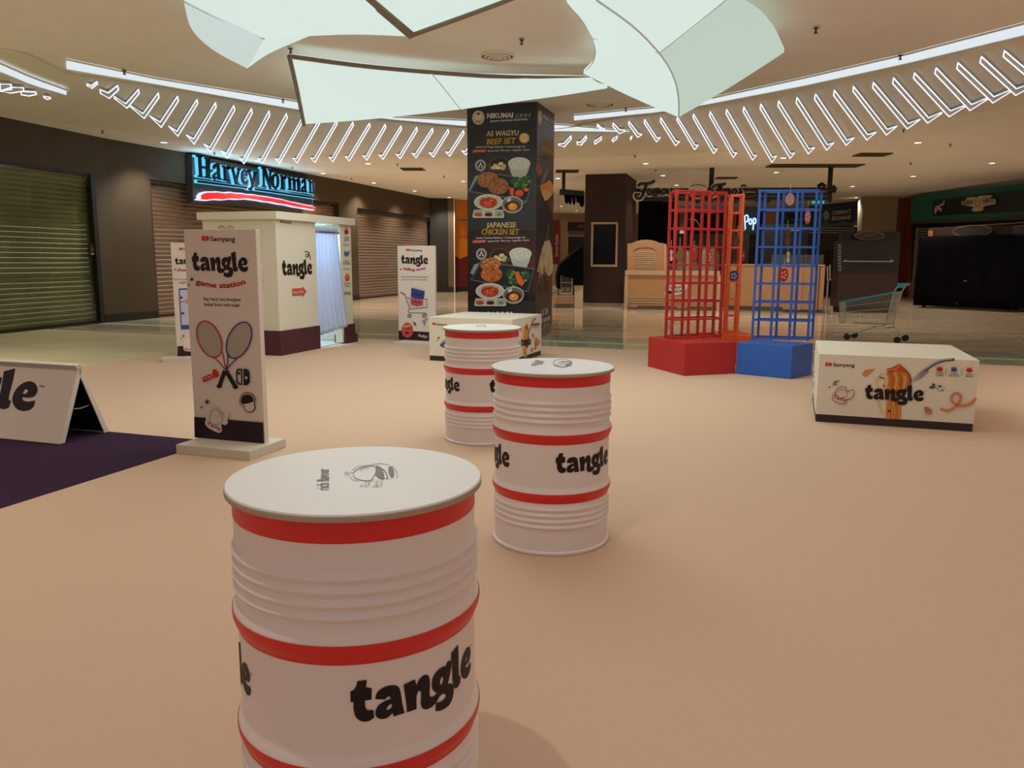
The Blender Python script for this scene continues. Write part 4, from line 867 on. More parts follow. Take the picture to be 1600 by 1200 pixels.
# plinth behind the far drum
qa = G(671, 563); h2b = HT(673.3, 495, qa); qc = flat(G(800.8, 499.4, h2b)); qd_ = flat(G(842.5, 490.3, h2b)); u = (qc - qa).normalized(); nn = Vector((-u.y, u.x, 0)); nn = nn if nn.y > 0 else -nn; dep2 = (qd_ - qc).dot(nn); qb = flat(G(723, 487, h2b)); dep2 = .5 * (dep2 + (qb - qa).dot(nn))
P2, pu, pn_, pw_, ph = plinth('white display plinth with pasta print, behind the farthest drum table', qa, qc, None, (673.3, 495), dep2, .07)
D = Decal(qa, pu, Z, .002); D.maker((675.6, 507.5), (698.5, 509), 3.4); D.star(685.5, 528, 2.6, (150, 50, 50)); D.ell(683.5, 532, .9, .9, (150, 50, 50)); D.poly([(687, 539), (691, 534), (698, 531), (704, 534), (703, 541), (696, 543), (690, 542)], (76, 74, 116), sm=True); D.stroke([(690, 538), (694, 534), (699, 538)], .8, (190, 186, 200)); D.build('print', P2)
D = Decal(qc, pn_, Z, .002)
f2 = lambda pts: [(800.8 + (x - 125) / 1320 * 41 , 500 - (x - 125) / 1320 * 9 + (y - 228) / 520 * (62 - (x - 125) / 1320 * 5)) for x, y in pts]
art(D, f2, P2, .5); D.build('print', P2)

# ================================================================== FOLDED BOARD
fb = G(93.4, 695.4); bb_ = G(168, 675.2); fu = (fb - G(0, 686)).normalized(); fn = Vector((fu.y, -fu.x, 0)); fn = fn if fn.dot(-fb) > 0 else -fn
sp = abs((bb_ - fb).dot(fn)); bb2 = fb - fn * sp; mid = (fb + bb2) / 2; ha = HT(118, 568, mid); LEN = 1.95
AF = thing('folded_board', 'white folded tent board with large black lettering on the purple mat', 'sign', flat(mid - fu * LEN / 2))
thk = .045; apex = mid + Z * ha
for sgn, nm in ((1, 'front_panel'), (-1, 'rear_panel')):
    foot = fb if sgn == 1 else bb2; dv = (apex - foot).normalized(); off = (fn * sgn - dv * dv.dot(fn * sgn)).normalized() * -thk
    fi = foot + off; fi = fi + dv * ((.006 - fi.z) / dv.z); p = [foot + Z * .006, fi, apex + off * .9, apex]
    MB().prism([p[0], p[1], p[2], p[3]], -fu * LEN).build(nm, M_BOARD, AF, bevel=.003)
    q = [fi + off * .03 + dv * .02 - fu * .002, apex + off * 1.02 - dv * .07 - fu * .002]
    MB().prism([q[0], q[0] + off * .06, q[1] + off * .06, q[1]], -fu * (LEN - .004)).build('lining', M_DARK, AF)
sa_ = fb.lerp(mid + Z * ha, .42); sb_ = bb2.lerp(mid + Z * ha, .42)
MB().tube([sa_ - fn * .04 - fu * .03, (sa_ + sb_) / 2 - Z * .012 - fu * .03, sb_ + fn * .04 - fu * .03], .004, 6).build('retaining_cord', mat('pale_cord', (170, 164, 156), .7), AF)
dv = (apex - fb).normalized(); D = Decal(fb, fu, dv, .003)
e1_ = Vector(D.p2((14.8, 641))); e2_ = Vector(D.p2((51, 643.5))); d_ = (e2_ - e1_) ; emw = d_.length / .172; d_ = Vector((1, 0)); D.tangle2(e2_ - d_ * emw, e2_, vs=.8); D.build('lettering', AF)

# ================================================================== LATTICE TOWERS
def lattice(name, label, colr, corners, hp_px, blv, bays, nb, plinth_px, extra=None, nr=8, tw=.026):
    """corners: px of FL, FR, BL bottoms on the plinth top"""
    m = mat(name + '_paint', colr, .5, ns=4, na=.04); A = [G(*p) for p in plinth_px]
    hp = HT(*hp_px[1], G(*hp_px[0])); v = A[0] - A[1]; w = A[2] - A[1]; D4 = A[0] + w
    return m, A, D4, hp
M_RL = mat('red_lattice_paint', (176, 34, 30), .5, ns=4, na=.04); M_BLL = mat('blue_lattice_paint', (38, 92, 178), .5, ns=4, na=.04); M_ORL = mat('orange_lattice_paint', (226, 84, 26), .5, ns=4, na=.04)
RA, RB_, RC_ = G(1012, 572.5), G(1069, 587.6), G(1148.6, 583.8); hpR = HT(1071, 536.7, RB_)
BC, BD_, BE = G(1149.5, 584), G(1235.5, 592.5), G(1267.7, 585.7); hpB = HT(1238.8, 541, BD_)
def tower(label, m, bottom, hp, FL, FR, BL, ztop, nb, rows):
    t = thing('lattice_tower', label, 'lattice tower', flat((bottom[0] + bottom[1] + bottom[2] + bottom[3]) / 4))
    MB().hexa([flat(p) for p in bottom], [flat(p) + Z * hp for p in bottom]).build('plinth', m, t, bevel=.004)
    W_ = .03; FRp = FR; dvec = BL - FL
    for off in (Vector((0, 0, 0)), dvec):
        for i in range(nb + 1):
            p = flat(FL.lerp(FR, i / nb) + off); MB().bar(p + Z * hp, p + Z * ztop, W_, W_, side=(FR - FL)).build('post', m, t)
    for j in range(rows + 1):
        z = hp + .02 + (ztop - hp - .035) * j / rows
        for off in (Vector((0, 0, 0)), dvec): MB().bar(flat(FL + off) + Z * z, flat(FR + off) + Z * z, .022).build('rail', m, t)
        for p in (FL, FR): MB().bar(flat(p) + Z * z, flat(p + dvec) + Z * z, .022).build('rail', m, t)
    return t
RFL, RFR, RBL = G(1049, 530.5, hpR), G(1124.5, 527.5, hpR), G(1040, 526.5, hpR)
ztR = HT(1057.5, 295.5, RFL)
TR = tower('tall red lattice tower on a red plinth', M_RL, [RA, RB_, RC_, RA + RC_ - RB_], hpR, RFL, RFR, RBL, ztR, 3, 8)
BFL, BFR, BBR = G(1175.2, 530.5, hpB), G(1262, 532.5, hpB), G(1269, 529.5, hpB)
BBL = BFL + (BBR - BFR); ztB = HT(1188.5, 296, BFL)
TB = tower('tall blue lattice tower on a blue plinth', M_BLL, [BC, BD_, BE, BC + BE - BD_], hpB, BFL, BFR, BBL, ztB, 3, 8)
OL, OR_, OB = flat(G(1092, 519.2, hpR)), flat(G(1196, 526.5, hpR)), flat(G(1152, 515.5, hpR)); OF = OL + OR_ - OB
OFL, OFR = G(1134.5, 522, hpR), G(1151.5, 522.8, hpR); OBL = G(1131, 519.8, hpR); ztO = HT(1149, 303, OFL)
TO = tower('narrow orange lattice tower between the red and blue ones', M_ORL, [OL, OF * .55 + OB * .45 + (OL - OB) * 0, OR_, OB], hpR, OFL, OFR, OBL, ztO, 1, 8)
def hang_disc(px, py, tower_pt, rx, ry, col, label, dots=True, shape='disc', tie=None):
    """printed food cut-out hanging inside a tower"""
    p = onplane(px, py, tower_pt, Vector((0, -1, 0))); s = p.y / (F * .985); rx *= s; ry *= s
    t = thing('hanging_cutout', label, 'cut-out', p, 'food cut-outs hanging in the lattice towers'); ux = Vector((1, 0, 0))
    if shape == 'disc': pts = [p + ux * (rx * math.cos(a)) + Z * (ry * math.sin(a)) for a in [2 * math.pi * i / 24 for i in range(24)]]
    else: pts = [p + ux * (rx * x) + Z * (ry * y) for x, y in smooth_loop(shape, True, 3, 120)]
    MB().prism(pts, Vector((0, .008, 0))).build('board', mat('cutout_%d_%d_%d' % col, col, .6), t)
    d = Decal(p, ux, Z, .003)
    if dots:
        for a in range(5): d.poly2([(rx * .45 * math.cos(a * 1.256) + rx * .16 * math.cos(b), ry * .45 * math.sin(a * 1.256) + ry * .16 * math.sin(b)) for b in [k_ * math.pi / 4 for k_ in range(8)]], (235, 220, 205))
        d.poly2([(rx * .2 * math.cos(b), -ry * .75 + ry * .12 * math.sin(b)) for b in [k_ * math.pi / 4 for k_ in range(8)]], (120, 20, 24))
        d.build('print', t)
    MB().tube([p + Z * ry + Vector((0, .004, 0)), p + Z * (ry + .12) + Vector((0, .004, 0))], .0022, 5).build('thread', M_WHITE, t)
rc = (RFL + RFR + RBL) / 3; bc_ = (BFL + BFR + BBL) / 3; oc = (OFL + OFR + OBL) / 3
TOM = [(0, 1), (.5, .8), (.95, .3), (.8, -.6), (0, -1), (-.8, -.6), (-.95, .3), (-.5, .8)]
SHR = [(.2, 1), (.8, .6), (.5, 0), (.9, -.5), (.2, -1), (-.5, -.6), (-.2, .1), (-.6, .6)]
LEAF = [(0, 1), (.45, .5), (.75, -.1), (.5, -.8), (0, -1), (-.6, -.8), (-.8, -.1), (-.4, .5)]
hang_disc(1234.5, 311.5, bc_, 7, 9, (196, 150, 138), 'pale pink food disc high in the blue lattice tower', False)
hang_disc(1262, 339, bc_, 4.6, 10.5, (188, 116, 110), 'narrow pink disc at the right of the blue tower')
hang_disc(1224.6, 429.5, bc_, 7, 10.5, (206, 40, 38), 'bright red disc with pale dots in the blue tower')
hang_disc(1230, 371, bc_, 6, 12, (96, 56, 40), 'brown mushroom cut-out in the middle of the blue tower', False, SHR)
hang_disc(1231, 402, bc_, 3.6, 8.5, (196, 186, 172), 'white slice cut-out low in the blue tower', False, SHR)
hang_disc(1146.5, 431, oc, 7.5, 8, (58, 72, 140), 'blue round disc hanging in the orange tower')
hang_disc(1158, 399.5, oc, 6, 9, (190, 44, 36), 'red round disc at the right of the orange tower')
hang_disc(1151.5, 375.5, oc, 6, 9, (92, 58, 62), 'dark purple onion cut-out in the orange tower', False, LEAF)
hang_disc(1148, 400, oc, 4.5, 9, (60, 40, 38), 'dark brown pepper cut-out beside the red disc', False, SHR)
hang_disc(1084.5, 398, rc, 5, 7, (200, 44, 36), 'red tomato cut-out hanging in the red tower', False, TOM)
hang_disc(1062, 397, rc, 6.5, 11, (120, 98, 50), 'olive brown leaf cut-out at left in the red tower', False, LEAF)
hang_disc(1108, 402, rc, 4.5, 10, (172, 50, 44), 'dark red disc at right in the red tower')
hang_disc(1048.5, 399, rc, 3, 9, (188, 176, 160), 'white slice cut-out at the left edge of the red tower', False, SHR)

# ================================================================== SHOPPING TROLLEY
M_CHROME = mat('trolley_chrome', (176, 178, 164), .3, .85); M_TEAL = mat('teal_plastic', (36, 150, 164), .4); M_RUB = mat('black_rubber', (24, 24, 24), .8)
g0 = G(1322, 531.5); g1 = G(1404, 537); tu = (g1 - g0).normalized(); tn = Vector((tu.y, -tu.x, 0)); tn = tn if tn.dot(-g0) > 0 else -tn
TP = lambda px, py: onplane(px, py, g0, tn)
TY = thing('shopping_trolley', 'wire shopping trolley with teal handle behind the right plinth', 'trolley', (g0 + g1) / 2 - tn * .25)
Wd = .52
def two(pt, f=1.0): return pt - tn * (Wd * (1 - f) / 2), pt - tn * (Wd * (1 + f) / 2)
fT, hT_, fB, hB = TP(1309.5, 472.5), TP(1396.5, 457), TP(1309.5, 505), TP(1383, 508)
FRN = .72
fTa, fTb = two(fT, FRN); hTa, hTb = two(hT_, 1); fBa, fBb = two(fB, FRN); hBa, hBb = two(hB, .95)
MB().tube([hTa, fTa, fTb, hTb], .014, 8).build('rim_tube', M_TEAL, TY, smooth=60)
def side(a, b, c, d, name):
    mb = MB()
    for i in range(1, 4): mb.tube([a.lerp(c, i / 4), b.lerp(d, i / 4)], .0035, 5)
    mb.tube([c, d], .005, 5); mb.tube([a, c], .005, 5); mb.tube([b, d], .005, 5); n = 18
    for i in range(1, n): mb.tube([a.lerp(b, i / n), c.lerp(d, i / n)], .0022, 4)
    o = mb.build(name, M_CHROME, TY); return o
side(fTa, hTa, fBa, hBa, 'basket_side'); side(fTb, hTb, fBb, hBb, 'basket_side'); side(fTa, fTb, fBa, fBb, 'basket_front'); side(fBa, hBa, fBb, hBb, 'basket_floor'); side(hTa, hTb, hBa, hBb, 'rear_flap')
hh = TP(1407, 445); ha_, hb_ = two(hh, 1)
for s, q, r in ((hTa, ha_, hBa), (hTb, hb_, hBb)): MB().tube([r, s, s.lerp(q, .6) - tu * .02, q], .012, 8).build('handle_post', M_CHROME, TY, smooth=60)
MB().tube([ha_ + tn * .02, hb_ - tn * .02], .022, 10).build('handle', M_TEAL, TY, smooth=60)
MB().obox(flat(hh), tu, -tn, -.05, .06, -.01, .05, hh.z - .055, hh.z + .03).build('coin_lock', M_TEAL, TY, bevel=.01)
bk = TP(1357, 512.5); br = TP(1384, 513.5); wf = TP(1322.5, 524); wr = TP(1402, 530.5)
for f in (0, 1):
    q = lambda p, k=1.0: two(p, k)[f]
    MB().tube([q(wf, .8), q(bk, .9), q(br, .95), q(wr, 1)], .014, 8).build('chassis_tube', M_CHROME, TY, smooth=60)
    MB().tube([q(br, .95), hBa if f == 0 else hBb], .014, 8).build('upright_tube', M_CHROME, TY)
    for w_, kk in ((wf, .8), (wr, 1)):
        p = flat(q(w_, kk)); p = p + tu * .0
        wl = MB(); c1 = p + Z * .062; n_ = 16
        ring = [c1 + tu * (.06 * math.cos(2 * math.pi * i / n_)) + Z * (.06 * math.sin(2 * math.pi * i / n_)) + tn * .014 for i in range(n_)]
        wl.prism(ring, -tn * .028); o = wl.build('caster_wheel', M_RUB, TY)
        MB().obox(p, tu, tn, -.03, .03, -.022, .022, .1, w_.z + .01).build('caster_fork', M_RUB, TY)
MB().tube(list(two(bk, .9)), .012, 8).tube(list(two(br, .95)), .012, 8).build('cross_tube', M_CHROME, TY)
pq = TP(1326, 504.3); d_ = MB().obox(flat(pq), tu, tn, -.06, .07, 0.0, .006, pq.z - .012, pq.z + .02).build('label_plate', M_WHITE, TY)
# ================================================================== FOOD COLUMN
M_AD = mat('black_ad_panel', (34, 34, 36), .4, ns=3, na=.05)
fb2 = G(836, 528); an = math.radians(17); fu2 = Vector((math.cos(an), -math.sin(an), 0)); fn2 = Vector((math.sin(an), math.cos(an), 0))
def along(o, v, px):
    lo, hi = 0., 6.; R3 = CM.to_3x3().transposed()
    for _ in range(40):
        m = (lo + hi) / 2; q = R3 @ (o + v * m - CAMP); x = 800 + F * q.x / -q.z
        if (x < px) == (v.x > 0): lo = m
        else: hi = m
    return lo
wC = along(fb2, -fu2, 731); dC = along(fb2, fn2, 862); fa = fb2 - fu2 * wC
FC = thing('advertising_column', 'black square column covered in Japanese steak set food pictures', 'column', flat(fa + fu2 * wC / 2 + fn2 * dC / 2))
oprism('plinth', mat('column_plinth_grey', (112, 104, 92), .5), FC, fa, fu2, fn2, .01, wC - .01, .01, dC - .01, FZ, .16, .004)
oprism('panel', M_AD, FC, fa, fu2, fn2, 0, wC, 0, dC, .16, ZI + .02, .006)
D = Decal(fa, fu2, Z, .002); PW = (232, 228, 222); YEL = (240, 190, 62); CRM = (245, 226, 160)
D.grad([(731, 360), (836, 360), (836, 425), (731, 425)], [(34, 34, 36), (40, 34, 34), (104, 52, 36), (44, 30, 28)]); D.grad([(731, 425), (836, 425), (836, 470), (731, 470)], [(44, 30, 28), (104, 52, 36), (30, 24, 24), (30, 24, 24)])
D.ell(747.5, 183.8, 9.6, 11, (214, 206, 196)); D.ell(747.5, 183.8, 7.6, 8.8, (170, 130, 100), hole=.9); D.poly([(742, 188), (753, 188), (750, 193), (745, 193)], (196, 150, 110)); D.ell(747.5, 178, 2.4, 1.6, (60, 40, 34))
D.text('NIKUMAI', (761, 184.8), (801, 183.8), PW, bold=.05, h=8); D.text('\u30cb\u30af\u30de\u30a4', (805, 183.8), (830, 182.6), PW, bold=.02); D.text('Japanese Hamburger Steak & Rice', (766, 190.6), (825, 187.6), PW, bold=.01)
def sethead(l1, l2, b1, b2, y0, dy, small, ya, yb):
    D.text(l1, *b1, CRM, bold=.03, h=8.4, shear=.12); D.text(l2, *b2, YEL, bold=.03, h=9, shear=.12)
    D.text(small, (744, ya), (821, ya - .8), PW, bold=.012); D.poly([(738, yb + 1.8), (736.5, yb + 2.8), (758, yb + 2.2), (760.5, yb - 2.4), (739.5, yb - 2)], (196, 70, 60)); D.text('Selected Refill', (740, yb + 1.2), (757.5, yb + .6), (240, 210, 200)); D.text('Japanese Rice \u2022 Miso Soup \u2022 Vegetables \u2022 Kimchi', (762, yb + .8), (827, yb - .8), PW, bold=.012)
sethead('A5 WAGYU', 'BEEF SET', ((759.5, 213), (810.5, 211.4)), ((760.5, 225.8), (806, 224)), 0, 0, 'Include 2 A5 Wagyu Hamburg + 1 Pasteurised Egg Yolk', 231, 236)
sethead('JAPANESE', 'CHICKEN SET', ((759.5, 355.8), (806.5, 355.2)), ((752.5, 366.6), (811, 366.4)), 0, 0, 'Include 2 Chicken Hamburg + 1 Pasteurised Egg Yolk', 373, 377.2)
D.star(819.3, 215.8, 8.6, (232, 192, 84), n=12, ri=.86); D.ell(819.3, 215.8, 6, 6, (240, 214, 140)); D.poly([(815, 218), (815, 213.5), (824, 213), (824, 218)], (226, 200, 190))
def stamp(x, y): D.ell(x, y, 8.2, 9, PW); D.ell(x, y, 7.3, 8.1, (44, 46, 48)); D.ell(x, y, 6.2, 6.9, PW); D.ell(x, y, 5.4, 6, (40, 42, 44)); D.poly([(x - 4, y + 3), (x, y - 5), (x + 4, y + 3)], PW); D.ell(x, y + 1, 1.3, 2, (40, 42, 44))
def soup(x, y): D.ell(x, y, 16.5, 13, (120, 108, 98)); D.ell(x, y - 1, 15.2, 11.4, (58, 42, 34)); D.ell(x, y + 8, 13, 8, (74, 58, 46)); [D.ell(x + a, y + b, 4.2, 2.8, c, rot=r) for a, b, c, r in ((-6, 1, (214, 202, 130), 20), (2, -2, (226, 216, 160), -15), (7, 1, (190, 184, 120), 30), (-2, 4, (232, 222, 180), 0), (5, 5, (206, 190, 130), 10), (-9, 4, (222, 200, 160), 0))]
def rice(x, y):
    D.poly([(x - 17, y), (x - 14, y + 12), (x - 10, y + 22), (x, y + 24.5), (x + 9, y + 22), (x + 14, y + 12), (x + 17, y)], (206, 204, 192))
    for i in range(9): D.stroke([(x - 13 + i * 3.2, y + 7), (x - 10.5 + i * 2.6, y + 21)], .7, (180, 178, 166))
    D.ell(x, y, 17.5, 9.8, (226, 226, 216)); D.ell(x, y + .6, 15.4, 8, (210, 216, 208)); rn = random.Random(5); [D.ell(x + rn.uniform(-11, 11), y + rn.uniform(-4.5, 5), 1.7, .9, (232, 234, 228), rot=rn.uniform(0, 90)) for _ in range(16)]
def patty(x, y, rx, ry, c, c2, rot=0):
    D.ell(x, y + 1.2, rx, ry, (70, 42, 26)); D.ell(x, y, rx, ry, c, rot); rn = random.Random(int(x * 7 + y)); [D.ell(x + a * rx * .9, y + b * ry * .85, 1.1, .9, c2 if rn.random() < .6 else (92, 52, 30)) for a, b in [(math.sqrt(rn.random()) * math.cos(t), math.sqrt(rn.random()) * math.sin(t)) for t in [rn.uniform(0, 6.28) for _ in range(34)]]]
def broc(x, y, r):
    rn = random.Random(int(x * 3 + y)); D.poly([(x - r * .3, y + r * .2), (x + r * .3, y + r * .2), (x + r * .25, y + r * 1.1), (x - r * .25, y + r * 1.1)], (150, 178, 96)); D.ell(x, y, r * .9, r * .75, (40, 84, 44))
    for _ in range(12): t = rn.uniform(0, 6.28); D.ell(x + r * .65 * math.cos(t), y + r * .5 * math.sin(t), r * .34, r * .3, rn.choice([(60, 116, 58), (44, 96, 50), (100, 146, 66), (32, 70, 40)]))
def plate(x, y): D.ell(x, y, 22.5, 12.6, (214, 210, 192)); D.ell(x, y + .4, 19.6, 10.4, (196, 194, 176)); rn = random.Random(11); D.ell(x, y + .8, 14, 8.6, (186, 66, 40)); [D.stroke([(x + rn.uniform(-13, 13), y + rn.uniform(-7, 8)), (x + rn.uniform(-13, 13), y + rn.uniform(-7, 8))], 1.3, rn.choice([(222, 110, 62), (196, 52, 34), (236, 150, 100), (168, 40, 30)])) for _ in range(26)]
def egg(x, y): D.ell(x, y + 2, 16, 12, (150, 144, 138)); D.ell(x, y - 1, 16.8, 12.6, (190, 186, 180)); D.ell(x, y - .6, 15.2, 11, (110, 104, 100)); D.poly([(x - 8, y - 9), (x - 2, y - 11), (x - 3, y + 2), (x - 9, y + 4)], (216, 212, 206)); D.ell(x, y + 2.2, 12, 8, (72, 30, 22)); D.ell(x + .6, y + 3, 7.4, 5.8, (238, 156, 46)); D.ell(x - 1, y + 1.4, 2.6, 1.6, (250, 200, 110))
def tri(x0, y0, w=50, h=12.5):
    D.poly([(x0 + 2, y0), (x0 + w - 2, y0), (x0 + w, y0 + h - 2), (x0 + w - 2, y0 + h), (x0 + 2, y0 + h), (x0, y0 + h - 2)], (210, 206, 192))
    for i, c in enumerate(((206, 60, 36), (92, 26, 24), (132, 150, 50))): x = x0 + 2.2 + i * 16.2; D.poly([(x, y0 + 1.5), (x + 13.6, y0 + 1.5), (x + 13.6, y0 + h - 2), (x, y0 + h - 2)], (170, 168, 150)); D.ell(x + 6.8, y0 + h - 5, 6 if i < 2 else 3.6, 3, c)
def tray(p): D.poly(p, (64, 68, 72)); c = (sum(a for a, b in p) / 4, sum(b for a, b in p) / 4); D.poly([(c[0] + (a - c[0]) * .93, c[1] + (b - c[1]) * .90) for a, b in p], (38, 40, 44)); D.stroke(p, .9, (136, 138, 140), closed=True, sm=False)
stamp(751, 258.5); soup(780.5, 258); rice(811.5, 255.5); D.poly([(732.5, 298), (743, 275), (752, 273), (742, 300)], (150, 154, 156)); tray([(734, 299), (752, 269), (832, 280), (825, 315)])
patty(762.5, 281, 16.5, 12, (168, 108, 62), (206, 156, 104), -12); patty(779, 291, 16.5, 13, (158, 98, 58), (204, 150, 100)); broc(806.5, 283, 8.5); broc(822.5, 281.5, 8.5); broc(814.5, 291, 8)
D.poly([(796, 293), (804, 294), (803, 306), (798, 305)], (230, 96, 40), sm=True); D.ell(812, 302, 6.6, 5, (226, 90, 36)); D.poly([(820, 293), (828, 295), (824, 300), (819, 298)], (236, 110, 50)); plate(763.8, 316); egg(801.2, 320); tri(739, 328); D.stroke([(829, 298), (822, 315), (820, 318)], .7, (150, 150, 150)); D.ell(821, 316, 1.6, 2, (150, 150, 150), hole=.6)
stamp(753, 397); soup(782.5, 401); rice(814, 396.5); D.poly([(735.5, 427), (742, 413), (750, 411), (748, 431)], (150, 154, 156)); tray([(736, 437), (752, 408), (836, 420), (827, 456)])
patty(767.5, 413, 16, 10.5, (196, 116, 68), (230, 170, 120), -8); patty(769, 428.5, 17, 12, (192, 100, 52), (232, 160, 100)); broc(798, 426, 8.4); broc(822, 430, 8.6); broc(803.5, 440, 7.6); D.poly([(805, 425), (812, 424), (814, 431), (821, 441), (817, 447), (811, 443), (807, 433)], (236, 108, 40), sm=True)
plate(766.8, 454.5); egg(803.4, 461); tri(742.5, 466, 50, 12)
for i, (x, w) in enumerate(((762, 5), (771, 2), (776, 5), (784, 5), (792, 5), (799, 3))): D.poly([(x, 489.5), (x, 487.5), (x + w / 2, 486.6), (x + w, 487.6), (x + w, 489.5)], PW)
D.build('print', FC)
D = Decal(fb2, fn2, Z, .002)
D.ell(843.8, 183.5, 3.2, 11, (196, 186, 176)); D.text('NIKUMAI', (848.5, 184), (857, 190), PW, bold=.05); D.text('\u30cb\u30af\u30de\u30a4', (858.5, 191), (866, 195.5), PW); D.text('Japanese Hamburger', (849.5, 193), (864.5, 201), (190, 186, 180))
D.text('A5 WAGYU', (846, 223.5), (863.5, 231), (196, 140, 60), bold=.04); D.text('HAMBURG', (846, 236), (863.5, 243), (206, 150, 60), bold=.04); D.text('with Truffle Sauce', (843, 247.5), (862.5, 255), (176, 120, 60), bold=.02)
D.poly([(838, 255), (845, 258), (848, 270), (842, 275), (838, 268)], (150, 84, 44), sm=True); D.poly([(844, 284), (854, 263), (857, 267), (848, 290)], (120, 112, 106)); D.poly([(839, 275), (847, 290), (842, 293), (838, 285)], (40, 34, 32))
D.poly([(843, 290), (852, 286), (859, 281), (864, 290), (864, 300), (857, 311), (851, 314), (847, 305)], (222, 140, 56), sm=True); D.poly([(846, 300), (855, 297), (862, 303), (856, 312), (851, 313)], (216, 176, 104), sm=True); D.poly([(855, 316), (861, 311), (864.5, 318), (863, 338), (859, 330)], (112, 56, 50)); D.stroke([(840, 322), (844, 312)], .8, (120, 110, 104))
D.stroke([(853, 377), (855, 360), (857, 348), (857, 360), (854, 376)], .7, (120, 120, 116))
D.poly([(851, 376), (854, 378), (857, 374), (860, 380), (863, 400), (863, 424), (858, 432), (852, 424), (846, 430), (839, 424), (844, 400)], (206, 190, 152), sm=True)
rn = random.Random(2)
for i in range(26): x = rn.uniform(842, 862); y = rn.uniform(385, 425); D.stroke([(x, y), (x + rn.uniform(-2, 1), y + rn.uniform(5, 14))], .6, rn.choice([(228, 216, 184), (180, 156, 112), (206, 150, 80)]))
for i in range(16): x = rn.uniform(840, 861); y = rn.uniform(416, 440); D.stroke([(x, y), (x + rn.uniform(-2, 2), y + rn.uniform(6, 16))], 1.0, rn.choice([(150, 84, 40), (92, 56, 44), (70, 46, 40), (196, 120, 60), (150, 104, 104)]))
for i in range(12): x = rn.uniform(842, 858); D.stroke([(x, 440 + rn.uniform(-4, 4)), (x + rn.uniform(-2, 2), 455 + rn.uniform(-4, 10))], .6, (76, 58, 48))
D.text('LG 70A', (845, 494), (856, 490), PW, bold=.03); D.text('017-488 0028', (844.5, 505.5), (858.5, 500), PW, bold=.05); D.text('@nikumai', (848, 511.5), (858, 507.8), (190, 186, 180))
D.build('print', FC)

